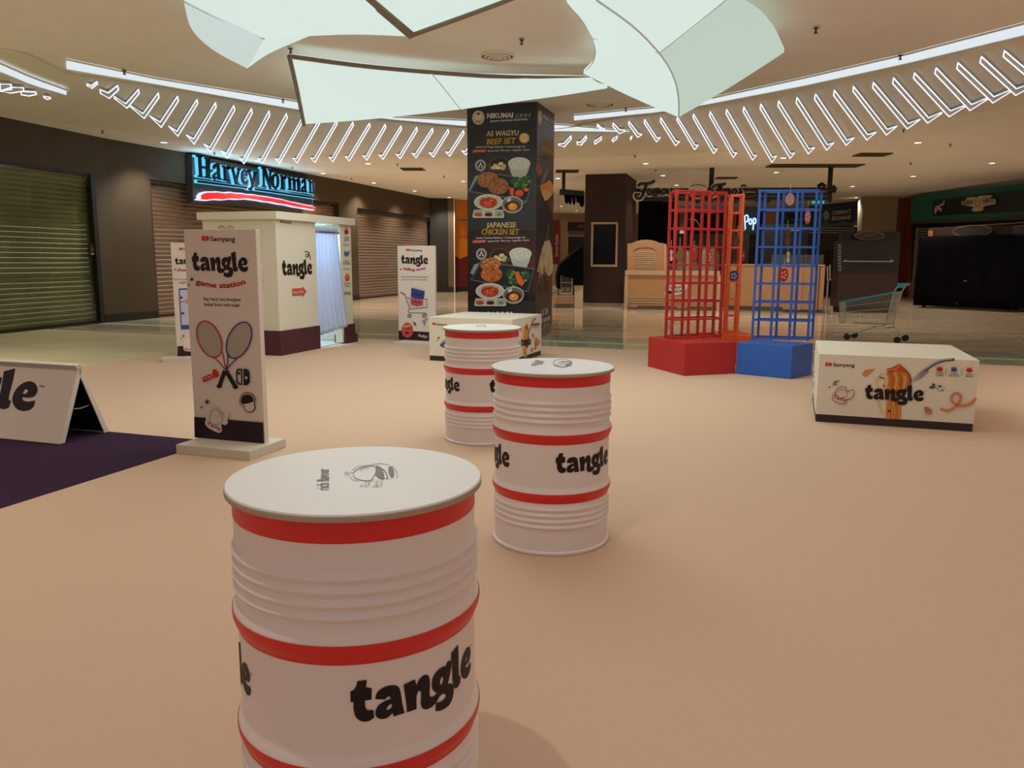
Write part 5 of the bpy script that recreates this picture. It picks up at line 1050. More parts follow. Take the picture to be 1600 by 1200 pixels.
# ================================================================== LEFT STORE SIGN
so = a2 + n2 * .28
def sp_(px, py, off=0.): return onplane(px, py, so + n2 * off, n2)
HN = thing('store_sign', 'blue lit store sign with black letters and a red brush stroke', 'sign', sp_(395, 285))
M_SP = mat('sign_back_panel', (62, 60, 58), .4, spec=.5); M_HALO = mat('cyan_halo', (96, 206, 246), emit=1.05); M_FACE = mat('navy_letter_face', (10, 10, 20), .6, spec=.05); M_RG = mat('red_lit_brush', (236, 14, 18), emit=1.05); M_WE = mat('white_lit_edge', (214, 222, 255), emit=1.2)
q = [sp_(x, y, -.05) for x, y in ((301.5, 317), (489, 329), (489.5, 283), (300.5, 241))]
MB().prism(q, -n2 * .22).build('back_panel', M_SP, HN, bevel=.006)
HP = lambda pts: [(295 + x * .125, 235 + y * .125) for x, y in pts]
LET = [('H', [(65,62),(138,78),(138,98),(125,98),(130,192),(188,203),(185,110),(170,105),(170,85),(250,98),(250,115),(235,118),(240,335),(258,340),(258,358),(170,345),(170,325),(190,325),(188,234),(135,224),(140,318),(155,322),(155,342),(88,332),(88,312),(105,310),(92,85),(65,80)], []),
 ('a', [(275,215),(290,175),(325,162),(355,180),(360,220),(368,345),(385,350),(385,372),(340,365),(330,350),(300,370),(275,350),(272,310),(300,280),(328,265),(325,215),(312,195),(305,230),(285,235)], [[(328,290),(308,310),(308,335),(330,325)]]),
 ('r', [(388,188),(425,188),(432,215),(455,190),(490,200),(485,240),(460,245),(440,235),(438,255),(440,360),(475,372),(475,390),(402,378),(402,358),(415,355),(408,215),(388,208)], []),
 ('v', [(497,205),(545,210),(545,228),(535,232),(565,340),(590,245),(580,238),(582,220),(625,225),(622,245),(610,250),(575,425),(555,425),(510,235),(497,228)], []),
 ('e', [(630,320),(640,265),(670,235),(705,255),(712,310),(712,325),(662,318),(667,375),(690,390),(712,370),(718,395),(695,425),(660,420),(635,380)], [[(660,298),(665,262),(680,262),(685,300)]]),
 ('y', [(708,240),(755,250),(755,268),(742,270),(770,370),(790,285),(780,280),(782,262),(830,268),(828,285),(815,290),(775,460),(755,500),(725,495),(722,470),(750,465),(760,430),(720,275),(708,262)], []),
 ('N', [(885,210),(940,224),(985,378),(985,255),(965,250),(965,232),(1020,240),(1020,258),(1005,262),(1005,485),(985,482),(920,290),(925,440),(945,445),(945,462),(888,455),(888,438),(905,435),(900,235),(885,230)], []),
 ('o', [(1010,380),(1020,315),(1057,285),(1093,310),(1106,390),(1094,455),(1060,485),(1022,455)], [[(1040,380),(1048,325),(1060,315),(1072,335),(1078,390),(1070,445),(1058,458),(1045,435)]]),
 ('r', [(1115,305),(1150,308),(1155,335),(1180,315),(1195,330),(1190,365),(1165,360),(1158,380),(1160,470),(1180,478),(1180,495),(1120,487),(1120,470),(1133,467),(1130,330),(1115,325)], []),
 ('m', [(1205,330),(1245,335),(1250,355),(1285,340),(1305,365),(1345,350),(1368,375),(1368,500),(1380,505),(1380,522),(1325,515),(1325,498),(1337,495),(1330,390),(1310,390),(1312,490),(1322,495),(1322,512),(1270,505),(1270,488),(1283,485),(1278,375),(1255,375),(1258,480),(1270,487),(1270,503),(1215,497),(1215,480),(1228,477),(1222,350),(1205,345)], []),
 ('a', [(1385,400),(1395,368),(1418,355),(1438,372),(1442,405),(1446,508),(1458,512),(1458,532),(1428,526),(1421,513),(1402,528),(1386,510),(1384,478),(1402,452),(1421,440),(1419,400),(1410,382),(1405,412),(1392,416)], [[(1421,462),(1408,480),(1408,500),(1422,492)]]),
 ('n', [(1465,370),(1500,375),(1505,395),(1530,378),(1550,400),(1552,530),(1562,535),(1560,550),(1515,542),(1515,525),(1528,522),(1524,415),(1508,412),(1510,520),(1520,525),(1520,540),(1475,532),(1475,518),(1487,515),(1483,390),(1465,385)], [])]
def extr2(loop, holes, z0, z1, sx=0., name='x', m=None, par=None, grow=0.):
    """letter solid between offsets z0 and z1 on the sign plane; built in plane coordinates with a filled curve"""
    c = bpy.data.curves.new('t', 'CURVE'); c.dimensions = '2D'; c.fill_mode = 'BOTH'; c.extrude = (z1 - z0) / 2; c.offset = grow
    for l in [loop, *holes]:
        s = c.splines.new('POLY'); P = [sp_(x, y) - so for x, y in l]; s.points.add(len(P) - 1); s.use_cyclic_u = True
        for pt, v in zip(s.points, P): pt.co = (v.dot(u2) + sx, v.z, 0, 1)
    o = bpy.data.objects.new('t', c); COL.objects.link(o); me0 = o.to_mesh()
    mb = MB(); mb.add([so + u2 * v.co.x + Z * v.co.y + n2 * ((z0 + z1) / 2 + v.co.z) for v in me0.vertices], [tuple(p.vertices) for p in me0.polygons])
    o.to_mesh_clear(); bpy.data.objects.remove(o); bpy.data.curves.remove(c)
    return mb.build(name, m, par, fix=True)
for ch, l, hs in LET:
    l = HP(smooth_loop(l, True, 3, 50)); hs = [HP(smooth_loop(h, True, 3, 80)) for h in hs]
    f = extr2(l, hs, .05, .075, 0, 'letter', M_FACE, HN); extr2(l, [], -.02, .045, -.038, 'letter_halo', M_HALO, f, grow=.008)
for l in ([(85,372),(705,455),(702,477),(85,402)], [(805,473),(1560,580),(1560,606),(805,497)]):
    f = extr2(HP(l), [], .05, .07, 0, 'underline_bar', M_FACE, HN); extr2(HP(l), [], -.02, .045, -.02, 'bar_halo', M_HALO, f, grow=.012)
l = [(150,545),(220,528),(290,530),(330,526),(430,540),(500,532),(560,542),(640,545),(700,558),(790,562),(860,575),(950,586),(1050,605),(1150,622),(1250,650),(1350,668),(1450,690),(1530,702),(1560,722),(1550,740),(1480,730),(1400,715),(1300,700),(1200,675),(1100,662),(1000,640),(920,634),(850,618),(780,610),(700,600),(600,606),(500,600),(400,612),(300,605),(200,618),(120,610),(140,590),(125,575)]
f = extr2(HP(l), [], .05, .07, 0, 'brush_stroke', M_RG, HN); extr2(HP(l), [], -.04, .048, -.015, 'brush_edge', M_WE, f, grow=.03)
for i in range(5):
    bl = bpy.data.lights.new('sign_glow_lamp', 'POINT'); bl.energy = 9; bl.color = (.35, .75, 1); bl.shadow_soft_size = .05; bl.specular_factor = 0; bo = bpy.data.objects.new('sign_glow_lamp', bl); COL.objects.link(bo); bo.location = sp_(315 + i * 40, 262 + i * 9, .3)

# ================================================================== END OF LEFT WALL
M_OR = mat('orange_lit_panel', (232, 138, 34), .35); M_MAR = mat('maroon_panel', (112, 26, 26), .4); M_STEELC = mat('brushed_column', (104, 88, 68), .35, .3)
e0 = WG[4]; e1_ = (G(700, 456.5) + flat(G(700, 311, ZO))) / 2; uu = (e1_ - e0).normalized(); nn = Vector((uu.y, -uu.x, 0)); nn = nn if nn.dot(-e0) > 0 else -nn; LL_ = (e1_ - e0).length
struct('wall_left', MB().obox(e0, uu, nn, 0, LL_, -.5, 0, FZ, ZO), mat('recess_black', (34, 28, 24), .6)); struct('baseboard_left', MB().obox(e0, uu, nn, 0, LL_, 0, .03, FZ, .22), M_SKIRT)
e2 = e1_ + (G(709, 456.5) - G(700, 456.5)); t = thing('corner_pillar', 'slim brown corner pillar at the far end of the left wall', 'pillar', e1_); uu = (e2 - e1_).normalized(); nn = Vector((uu.y, -uu.x, 0)); nn = nn if nn.dot(-e1_) > 0 else -nn
LL_ = (e2 - e1_).length; oprism('shaft', M_STEELC, t, e1_, uu, nn, 0, LL_, -.6, .04, FZ, ZO, .01); oprism('edge_strip', M_WHITE, t, e1_, uu, nn, LL_, LL_ + .05, -.2, .06, FZ, ZO, 0)
oprism('skirting', M_SKIRT, t, e1_, uu, nn, 0, LL_, .04, .06, FZ, .22, 0)
e3 = G(712.5, 455.3); e4 = G(745, 454); uu = (e4 - e3).normalized(); nn = Vector((uu.y, -uu.x, 0)); nn = nn if nn.dot(-e3) > 0 else -nn; LL_ = (e4 - e3).length
t = thing('shop_panel', 'orange over maroon glossy shop panel just left of the food column', 'panel', e3); zj = HT(722, 400, e3)
oprism('maroon_board', M_MAR, t, e3, uu, nn, 0, LL_, -.2, 0, FZ + .2, zj, 0); oprism('skirting', M_SKIRT, t, e3, uu, nn, 0, LL_, -.2, .02, FZ, .2, 0)
zz = HT(722, 343, e3); oprism('orange_board', M_OR, t, e3, uu, nn, 0, LL_, -.2, .0, zj, zz - .02, 0); oprism('orange_board', M_OR, t, e3, uu, nn, 0, LL_, -.2, .0, zz + .02, ZO - .02, 0)
D = Decal(e3, uu, Z, .004); D.poly([(712.6, 397), (719, 399.5), (724, 395), (745, 384), (745, 396), (724, 402), (719, 405), (712.6, 400)], (232, 138, 34)); D.stroke([(717, 373), (720, 367), (722, 372), (725, 366), (727, 373), (730, 368)], 1.0, (150, 84, 30)); D.build('print', t)
spot(e3.x - .2, e3.y - 2.2, ZO - .05, 160, 100, .6, .06)

# ================================================================== BACK OF THE HALL
M_BACKW = mat('beige_back_wall', (150, 124, 98), .7, ns=1, na=.05); M_DKW = mat('dark_shopfront', (46, 36, 32), .5, ns=1, na=.1); M_OAK = mat('pale_oak_laminate', (178, 134, 94), .45, ns=7, na=.1, stretch=(14, 14, .6)); M_OAKH = mat('pale_oak_frame', (190, 162, 128), .5, ns=6, na=.05); M_WENGE = mat('wenge_wood', (58, 36, 28), .5, ns=9, na=.2, stretch=(14, 14, .5)); M_BLK = mat('black_fabric', (11, 9, 13), .95, ns=12, na=.15, spec=.05); M_SCR = mat('black_screen', (8, 8, 12), .2, spec=.2); M_STL = mat('steel_kick_plate', (168, 160, 144), .3, .6)
struct('wall_back', MB().box((-2, 46, FZ), (9.5, 46.3, ZO)), M_BACKW); struct('wall_back', MB().box((9.5, 44, FZ), (40, 44.3, ZO)), M_DKW)
def wallframe(p0, p1):
    a = G(*p0) if len(p0) == 2 else p0; b = G(*p1) if len(p1) == 2 else p1; u = (b - a).normalized(); n = Vector((u.y, -u.x, 0)); n = n if n.dot(-flat(a)) > 0 else -n; return a, u, n, (b - a).length
class Face:
    """vertical plane through two ground pixels; boxes given by pixel rectangles on it"""
    def __init__(s, p0, p1): s.a, s.u, s.n, s.L = wallframe(p0, p1)
    def P(s, px, py, off=0.): return onplane(px, py, s.a + s.n * off, s.n)
    def rect(s, x0, y0, x1, y1, off=0., d=.05, name='panel', m=None, par=None, bevel=0, z0=None):
        p = s.P((x0 + x1) / 2, y1, off); q = s.P((x0 + x1) / 2, y0, off); A = s.P(x0, (y0 + y1) / 2, off); B = s.P(x1, (y0 + y1) / 2, off)
        return MB().obox(s.a, s.u, s.n, (A - s.a).dot(s.u), (B - s.a).dot(s.u), off - d, off, p.z if z0 is None else z0, q.z).build(name, m, par, bevel=bevel)
    def dec(s, off=0.): return Decal(s.a + s.n * off, s.u, Z, .004)
    def quad(s, pts, d, name, m, par, off=0.): return MB().prism([s.P(x, y, off) for x, y in pts], -s.n * d).build(name, m, par)
# brown column with a menu screen
f = Face((911, 479), (973, 479)); cb_ = G(973, 479); an = math.radians(16); f.u = Vector((math.cos(an), -math.sin(an), 0)); f.n = Vector((-math.sin(an), -math.cos(an), 0)); f.L = along(cb_, -f.u, 911); f.a = cb_ - f.u * f.L; dpc = along(cb_, -f.n, 988.5); BCo = thing('brown_column', 'dark ribbed wooden column with a framed black screen', 'column', f.a + f.u * f.L / 2)
oprism('core', M_WENGE, BCo, f.a, f.u, f.n, 0, f.L, -dpc, 0, .1, ZO, 0); oprism('kick_plate', M_STL, BCo, f.a, f.u, f.n, .02, f.L - .02, -dpc + .02, -.02, FZ, .1, 0)
mb = MB(); nb = 34
for i in range(nb): mb.obox(f.a, f.u, f.n, f.L * (i + .2) / nb, f.L * (i + .8) / nb, 0, .018, .1, ZO - .01)
for i in range(30): mb.obox(f.a, f.u, f.n, f.L, f.L + .018, -dpc * (i + .8) / 30, -dpc * (i + .2) / 30, .1, ZO - .01)
o = mb.build('batten_cladding', M_WENGE, BCo); o['kind'] = 'stuff'
SCN = thing('menu_screen', 'black menu screen in a pale wood frame on the brown column', 'screen', f.P(944, 382, .02))
f.rect(926.5, 350, 962.5, 414, .05, .03, 'screen', M_SCR, SCN)
for r in ((923.8, 347, 965, 350.3), (923.3, 413.5, 964.5, 417)): f.rect(*r, .07, .05, 'frame_side', M_OAKH, SCN)
for r in ((923.5, 350.3, 926.6, 413.5), (962, 350.3, 965, 413.5)): f.rect(*r, .07, .05, 'frame_side', M_OAKH, SCN)
# counter left part
f = Face((974, 482.5), (1125, 485)); C1 = thing('cookie_counter', 'pale wood service counter with cream frame behind the red tower', 'counter', f.a + f.u * f.L / 2)
f.rect(977, 423.5, 1124, 478, -.02, .6, 'body', M_OAK, C1, z0=.1); f.rect(976.5, 423, 1124.6, 430, .04, .7, 'top_board', M_OAKH, C1)
f.rect(975.5, 430, 981, 484, .03, .6, 'frame_side', M_OAKH, C1, z0=FZ); f.rect(1120.5, 430, 1125, 486, .03, .6, 'frame_side', M_OAKH, C1, z0=FZ)
for y in (464.5, 468.3, 472): f.rect(981, y, 1120.5, y + 1.6, .0, .03, 'trim_slat', M_OAKH, C1)
f.rect(981, 477, 1120.5, 485, -.06, .5, 'kick_board', mat('grey_kick', (110, 98, 84), .5), C1, z0=FZ); f.rect(982, 475.3, 996, 480, -.03, .02, 'kick_plate', M_STL, C1); f.rect(1058, 477, 1072, 482, -.03, .02, 'kick_plate', M_STL, C1)
D = f.dec(0.); D.poly([(1039, 443), (1050, 441), (1066, 440), (1074, 444), (1072, 452), (1064, 459), (1046, 461), (1038, 460), (1041, 452)], (214, 206, 196), sm=True); D.text('freshly', (1042, 446), (1058, 444.5), BLACK, bold=.01); D.text('baked', (1047, 452), (1066, 450), BLACK, bold=.016); D.text('cookie', (1041, 459.5), (1067, 456.5), (40, 30, 26), bold=.016); D.ell(1046.5, 457, 3.3, 3, (40, 26, 20)); D.build('print', C1)
zt1 = f.P(1000, 423).z
AB = thing('arched_board', 'arched oak board with louvre slats on the left counter', 'board', f.P(1008, 423, -.1))
arc = [(980.2, 422.8), (980.2, 380.5), (987, 380), (993, 377.2), (1002, 375), (1012, 374.5), (1022, 376), (1030, 379.2), (1037, 380.2), (1037, 422.8)]
f.quad(arc, .06, 'board', M_OAK, AB, -.12); f.quad([(1037, 380.2), (1041.5, 382), (1041.5, 422.5), (1037, 422.8)], .05, 'side_board', M_OAKH, AB, -.14)
D2 = MB()
for i in range(9):
    y = 392.5 + i * 3.1; x0 = 991 + max(0, 5 - i * 2); x1 = 1025 - max(0, 5 - i * 2); f.rect(x0, y, x1, y + 1.7, -.105, .02, 'louvre', M_OAKH, AB)
f.quad(smooth_loop([(990, 392), (995, 389), (1008, 387.3), (1020, 388.7), (1026, 392)], False) + [(1026, 391), (1008, 386.2), (990, 391)][0:0] + [(1025, 391.2), (1020, 387.6), (1008, 386), (995, 387.8), (990.5, 390.8)], .02, 'arch_moulding', mat('louvre_shadow', (120, 84, 52), .6), AB, -.1)
BK = thing('black_screen_wall', 'tall black panel behind the arched oak board', 'panel', f.a + f.u * 1 - f.n * .9); f.rect(996.5, 312, 1052, 424, -.9, .08, 'panel', M_BLK, BK, z0=FZ)
# script sign on a hanging pipe frame
f5 = Face((974, 482.5), (1125, 485)); fs = f5
SG = thing('script_sign', 'black script lettering sign on a black pipe frame under the ceiling', 'sign', fs.P(1090, 300, .15))
M_PIPE = mat('black_pipe', (18, 16, 16), .5); M_EDGE = mat('letter_edge_cream', (214, 206, 192), .5)
def pipe(pts, r, name='pipe', off=.0, m=M_PIPE): return MB().tube([fs.P(x, y, off) for x, y in pts], r, 8).build(name, m, SG, smooth=60)
for y0, y1 in ((297, 296), (304.5, 303.5), (311.5, 310.5)): pipe([(992, y0), (1150, (y0 + y1) / 2), (1300, y1)], .055)
for x in (1038, 1111, 1183, 1240, 1296): pipe([(x, 296), (x, 316)], .05)
for x, y0 in ((1111, 268), (1296, 258)): MB().tube([fs.P(x, 297), Vector((fs.P(x, 297).x, fs.P(x, 297).y, ZO))], .07, 8).build('hanger_rod', M_PIPE, SG)
pipe([(1278, 292), (1284, 287.5), (1290, 292)], .06, 'scroll'); pipe([(1300, 291), (1304, 295), (1302, 301)], .07, 'pipe_cap')
for x in (1055, 1090, 1125, 1150, 1200): pipe([(x - 4, 312), (x, 317), (x + 4, 312)], .04, 'scroll')
def sw(pts, w=1.0): 
    q = smooth_loop(pts, False, 4, 120); P = [fs.P(x, y, .2) for x, y in q]; Q = [fs.P(x, y, .13) for x, y in q]
    o = MB().tube(P, .043 * w, 6).build('letter', mat('letter_black', (16, 14, 14), .35), SG, smooth=60); MB().tube(Q, .074 * w, 6).build('letter_edge', M_EDGE, o, smooth=60)
sw([(996, 291), (1001, 287.5), (1010, 287), (1018, 285.5), (1023, 282)], 1.2); sw([(1010, 288), (1006, 299), (1002, 308.5), (996, 310), (993, 305.5), (996, 303)], 1.2); sw([(1001, 299), (1012, 297)])
def lower(ch, x, y, s=1.0, dy=0):
    T = dict(a=[[(6, 2), (2, 1), (0, 6), (2, 10), (5, 8), (7, 1), (6, 8), (8.5, 10)]], m=[[(0, 2), (1.2, 1), (0, 10)], [(.6, 5), (4, 1), (5, 3), (4, 10)], [(4.6, 5), (8, 1), (9, 3), (8, 9), (10, 9.5)]], o=[[(3.5, 1), (0, 5), (1.5, 10), (5, 9), (6.5, 4), (3.5, 1)]], u=[[(0, 1), (0, 8), (2, 10), (5, 8), (6, 1), (6, 8), (8, 10)]], s=[[(5, 1), (3, 3), (5, 6), (4.5, 9.5), (0, 9)]])
    for st in T[ch]: sw([(x + a * s, y + b * s * .95) for a, b in st], .85)
for ch, x, y in (('a', 1012, 295), ('m', 1021.5, 294.2), ('o', 1034, 294), ('u', 1043, 293.6), ('s', 1053, 293.6)): lower(ch, x, y)
sw([(1112, 306), (1117, 304), (1122, 296), (1126, 289), (1127, 305)], 1.2); sw([(1112, 294), (1118, 289.5), (1126, 288.5), (1134, 287)], 1.0); sw([(1118, 299.5), (1128, 298.5)], .8)
for ch, x, y in (('m', 1131, 294.5), ('o', 1144, 294), ('s', 1153.5, 293.4)): lower(ch, x, y)
sw([(1158, 291), (1163, 289.5), (1166, 292)], .7)
cd_ = fs.P(1090.5, 296.5, .16); rr = 14 * cd_.y / F
MB().prism([cd_ + fs.u * (rr * math.cos(t_)) + Z * (rr * .98 * math.sin(t_)) for t_ in [2 * math.pi * i / 32 for i in range(32)]], -fs.n * .06).build('round_badge', mat('badge_cream', (196, 186, 168), .5), SG)
D = fs.dec(.162); D.poly([(1077.5, 300), (1103.5, 300), (1101, 305), (1096, 309), (1085, 309), (1080, 305)], (112, 62, 44)); D.stroke([(1079, 291), (1090, 288.5), (1102, 291)], 1.6, (100, 80, 66)); D.ell(1088, 303, 2, 1.4, (60, 34, 26)); D.ell(1095, 304.5, 2, 1.4, (60, 34, 26)); D.build('print', SG)
f = Face((974, 482.5), (1125, 485)); fl_ = f
t = thing('bunting_pipe', 'black pipe with hanging black cloth flags left of the brown column', 'bunting', f.P(896, 302)); M_ = MB().tube([f.P(875, 300), f.P(912, 303)], .09, 8).build('pipe', M_PIPE, t)
MB().tube([f.P(880.5, 300), Vector((f.P(880.5, 300).x, f.P(880.5, 300).y, ZO))], .05, 8).build('hanger_rod', M_PIPE, t)
for x0, x1, b in ((881, 889, 319), (887, 893.5, 320.5), (893, 899.5, 321), (899, 906, 318), (904, 913, 324)): f.quad([(x0, 300), (x1, 301), (x1 - .5, b - 4), ((x0 + x1) / 2 + .8, b), (x0 + 1.5, b - 3)], .05, 'flag', M_BLK, t, .06)
# counter right part
f = Face((1130.5, 484), (1288, 488.5)); C2 = thing('oak_counter', 'long oak laminate counter behind the blue tower', 'counter', f.a + f.u * f.L / 2)
f.rect(1131.5, 413.5, 1287, 480, -.02, .5, 'body', M_OAK, C2, z0=.12); f.rect(1131.5, 480, 1286, 489, -.08, .4, 'kick_board', mat('grey_kick', (110, 98, 84), .5), C2, z0=FZ); f.rect(1131, 413, 1287.5, 415.2, .01, .55, 'top_board', M_OAKH, C2)
for x0, x1 in ((1224.5, 1253.5), (1254.5, 1278.5), (1279.5, 1287)): f.rect(x0, 418, x1, 484, .0, .03, 'cabinet_door', M_OAK, C2)
f.rect(1279, 415, 1280, 486, .015, .03, 'door_gap', M_WENGE, C2)
M_CLEAR = mat('clear_glass', (230, 236, 232), .03, alpha=.05)
t = thing('glass_guard', 'clear glass guard standing on the oak counter', 'glass guard', f.P(1250, 413)); f.rect(1205, 398, 1254, 413, -.15, .012, 'pane', M_CLEAR, t); f.rect(1255, 398, 1287, 413, -.15, .012, 'pane', M_CLEAR, t)
t = thing('glass_guard', 'clear glass guard standing on the left cream framed counter', 'glass guard', f5.P(1080, 423)); f5.rect(1043, 411, 1080, 423, -.1, .012, 'pane', M_CLEAR, t); f5.rect(1081, 411, 1122, 423, -.1, .012, 'pane', M_CLEAR, t)
# machines and backs behind the counters
f = Face((1045, 478), (1290, 480)); t = thing('kiosk_back_unit', 'black machine row behind the two counters', 'machine', f.a + f.u * 2)
f.rect(1046, 365, 1128, 430, 0, .6, 'cabinet', M_DARK, t, z0=FZ); f.rect(1134, 366, 1170, 420, 0, .6, 'cabinet', M_DARK, t, z0=FZ); f.rect(1188, 350, 1262, 420, .0, .6, 'cabinet', M_DARK, t, z0=FZ)
for i, x in enumerate((1150, 1236)):
    f.rect(x, 358, x + 14, 361, .03, .03, 'vent_slot', M_STL, t)
MB().tube([f.P(x, y, .1) for x, y in ((1077, 343), (1083, 341.5), (1090, 347), (1095, 357), (1096, 372))], .02, 8).build('spout', M_STL, t, smooth=60)
for i, (x, y, c) in enumerate(((1062, 395, (120, 104, 60)), (1073, 399, (150, 140, 120)), (1085, 392, (110, 70, 40)), (1099, 396, (150, 60, 44)), (1112, 393, (128, 112, 80)), (1118, 400, (96, 84, 70)))):
    p = f5.P(x, 423, -.35); jt = thing('snack_jar', 'small %s jar on the left counter back, %s from the left' % (('olive', 'grey', 'brown', 'red', 'khaki', 'dark')[i], ordinal(i)), 'jar', Vector((p.x, p.y, zt1)), 'snack jars'); c_ = (p.x, p.y, zt1); h_ = f5.P(x, y - 8, -.35).z - zt1
    MB().lathe([(.085, 0), (.095, .02), (.095, h_ * .8), (.06, h_ * .9)], 14, c_).build('jar', mat('jar_%d' % c[0], c, .3), jt, smooth=40); MB().lathe([(.065, h_ * .9), (.065, h_)], 14, c_).build('lid', M_STL, jt)
# lit pop sign
f = Face((1120, 462), (1290, 462)); t = thing('lit_sign', 'small glowing white lettering sign between orange and blue towers', 'sign', f.P(1172, 345))
f.rect(1160, 324, 1185, 366, -.12, .1, 'back_panel', mat('bluish_back_panel', (56, 74, 100), .3), t)
for st in ([(1163.6, 337.5), (1164, 348), (1164.6, 358.5)], [(1163.6, 338), (1167.4, 336), (1169, 340.5), (1167.4, 346), (1164.4, 347)], [(1172.4, 341.5), (1170.4, 346), (1172, 350.5), (1174.2, 349), (1174.4, 344), (1172.4, 341.5)], [(1177, 341), (1177.2, 350), (1176.6, 359.5)], [(1177, 343), (1179.6, 341), (1181, 345), (1179.6, 349.5), (1177.2, 349)]):
    MB().tube([f.P(x, y, -.07) for x, y in smooth_loop(st, False, 4, 120)], .024, 6).build('letter', mat('cool_white_letter', (190, 226, 255), emit=1.5), t, smooth=60)
[MB().tube([f.P(x, 326, -.17), Vector((f.P(x, 326, -.17).x, f.P(x, 326, -.17).y, ZO))], .015, 6).build('hanging_rod', M_STL, t) for x in (1163, 1181)]
t = thing('light_fascia', 'pale blue grey fascia strip behind the orange tower', 'panel', f.P(1150, 322)); f.rect(1062, 322, 1185, 331, -.2, .1, 'board', mat('pale_blue_fascia', (120, 128, 140), .5), t)
t = thing('wood_slat_panel', 'small orange brown wood panel behind the blue tower', 'panel', f.P(1205, 350)); f.rect(1197, 331, 1211, 371, .02, .1, 'board', mat('amber_wood', (150, 90, 44), .5, ns=6, na=.15, stretch=(12, 12, 1)), t, z0=FZ)
t = thing('wood_slat_panel', 'small orange brown wood panel left of the small glowing white sign', 'panel', f.P(1140, 350)); f.rect(1134, 334, 1150, 366, .02, .1, 'board', mat('amber_wood', (150, 90, 44), .5), t, z0=FZ)
# dark kiosk with oval sign
f = Face((1306, 487.5), (1405, 488.5)); K1 = thing('dark_kiosk', 'dark brown kiosk with an oval sign and white rail behind the trolley', 'kiosk', f.a + f.u * f.L / 2)
f.rect(1312, 376, 1405, 440, -.02, .6, 'upper_body', mat('kiosk_dark', (28, 22, 21), .5), K1); f.rect(1309, 427, 1402, 470, 0, .6, 'lower_body', mat('kiosk_brown', (52, 33, 26), .5, ns=3, na=.06), K1, z0=.15); f.rect(1310, 466, 1400, 486, -.1, .45, 'kick_board', M_DARK, K1, z0=FZ)
f.rect(1317, 361.5, 1407, 377, -.3, .4, 'roof_box', mat('kiosk_dark', (28, 22, 21), .5), K1); f.rect(1318, 407.5, 1395, 409.3, .03, .04, 'rail', M_STL, K1)
for x in (1318.5, 1391): f.rect(x, 406, x + 5, 408, .03, .05, 'rail_bracket', M_STL, K1)
def oval(fc, x, y, rx, ry, off, par):
    c = fc.P(x, y, off); s = c.y / F; pts = [c + fc.u * (rx * s * math.cos(t_)) + Z * (ry * s * math.sin(t_)) for t_ in [2 * math.pi * i / 36 for i in range(36)]]
    o = MB().prism(pts, -fc.n * .05).build('oval_plate', mat('oval_plate_brown', (62, 52, 44), .45), par); MB().tube(pts, .011, 6, closed=True).build('oval_rim', mat('oval_rim_grey', (136, 124, 106), .5), o, smooth=60)
oval(f, 1358.5, 368.3, 22, 6.5, -.2, K1)
D = f.dec(-.19); D.poly([(1352, 368.6), (1364, 368.4), (1364, 367.6), (1352, 367.8)], (150, 134, 110)); D.build('print', K1)
for i in range(12): f.rect(1309.5, 382 + i * 3.6, 1314.5, 383.4 + i * 3.6, .02, .02, 'vent_slat', M_STL, K1)
f = Face((1275, 484), (1306, 484)); t = thing('steel_trolley_frame', 'small white tube frame beside the oak counter end', 'rack', f.a + f.u)
MB().tube([f.P(x, y) for x, y in ((1293, 416), (1293, 437), (1304, 437.5), (1307, 430), (1309, 400))], .02, 8).build('tube_frame', M_WHITE, t, smooth=60); MB().tube([f.P(1297, 414), f.P(1297, 437)], .02, 8).build('tube_upright', M_WHITE, t)
for x in (1294, 1303): MB().tube([f.P(x, 437), Vector((f.P(x, 437).x, f.P(x, 437).y, FZ))], .02, 8).build('leg', M_WHITE, t)
# pillars and shops on the right
f = Face((1340, 463), (1392, 463.5)); t = thing('beige_pillar', 'plain beige square pillar behind the dark kiosk', 'pillar', f.a + f.u * f.L / 2); oprism('shaft', mat('pillar_beige', (146, 128, 100), .6, ns=2, na=.04), t, f.a, f.u, f.n, 0, f.L, -1.2, 0, FZ, ZO, .01); oprism('edge_strip', mat('pillar_beige', (146, 128, 100), .6), t, f.a, f.u, f.n, -.05, 0, -.4, .04, FZ, ZO, 0)
f = Face((1390, 461), (1421, 463.6)); t = thing('redwood_pillar', 'reddish brown wood clad pillar left of the green shop fascia', 'pillar', f.a + f.u * f.L / 2); oprism('shaft', mat('redwood', (150, 72, 44), .5, ns=4, na=.12, stretch=(8, 8, .6)), t, f.a, f.u, f.n, 0, f.L, -1.0, .06, FZ, ZO, .01)
f.rect(1424.5, 348, 1434, 440, .02, .1, 'dark_inset', mat('inset_dark', (44, 26, 24), .5), t)
f = Face((1424, 466), (1640, 485)); t = thing('green_shop_fascia', 'dark teal green shop fascia with a cream name board', 'fascia', f.a + f.u * 2)
f.quad([(1423.5, 306), (1640, 281.5), (1640, 334), (1423, 346)], .3, 'fascia_board', mat('teal_fascia', (28, 104, 88), .5, ns=2, na=.05), t, .1); f.quad([(1457, 313), (1640, 291), (1640, 328), (1457, 337)], .05, 'black_board', mat('fascia_black', (20, 22, 22), .4), t, .16); f.quad([(1423, 346), (1640, 334), (1640, 341), (1423, 350)], .3, 'shutter_box', mat('shutter_box', (66, 58, 50), .5), t, .14)
pts = [(1502,320),(1503,314),(1509,312.5),(1510,309),(1520,307.5),(1526,309),(1530,306),(1536,305.5),(1548,305),(1548,309.5),(1554,310.5),(1555,318.5),(1538,322),(1535,324),(1536,327.5),(1531,330),(1522,331),(1518,328.5),(1521,323),(1516,322.5)]
f.quad(pts, .05, 'name_board', mat('name_board_cream', (196, 178, 148), .5), t, .24)
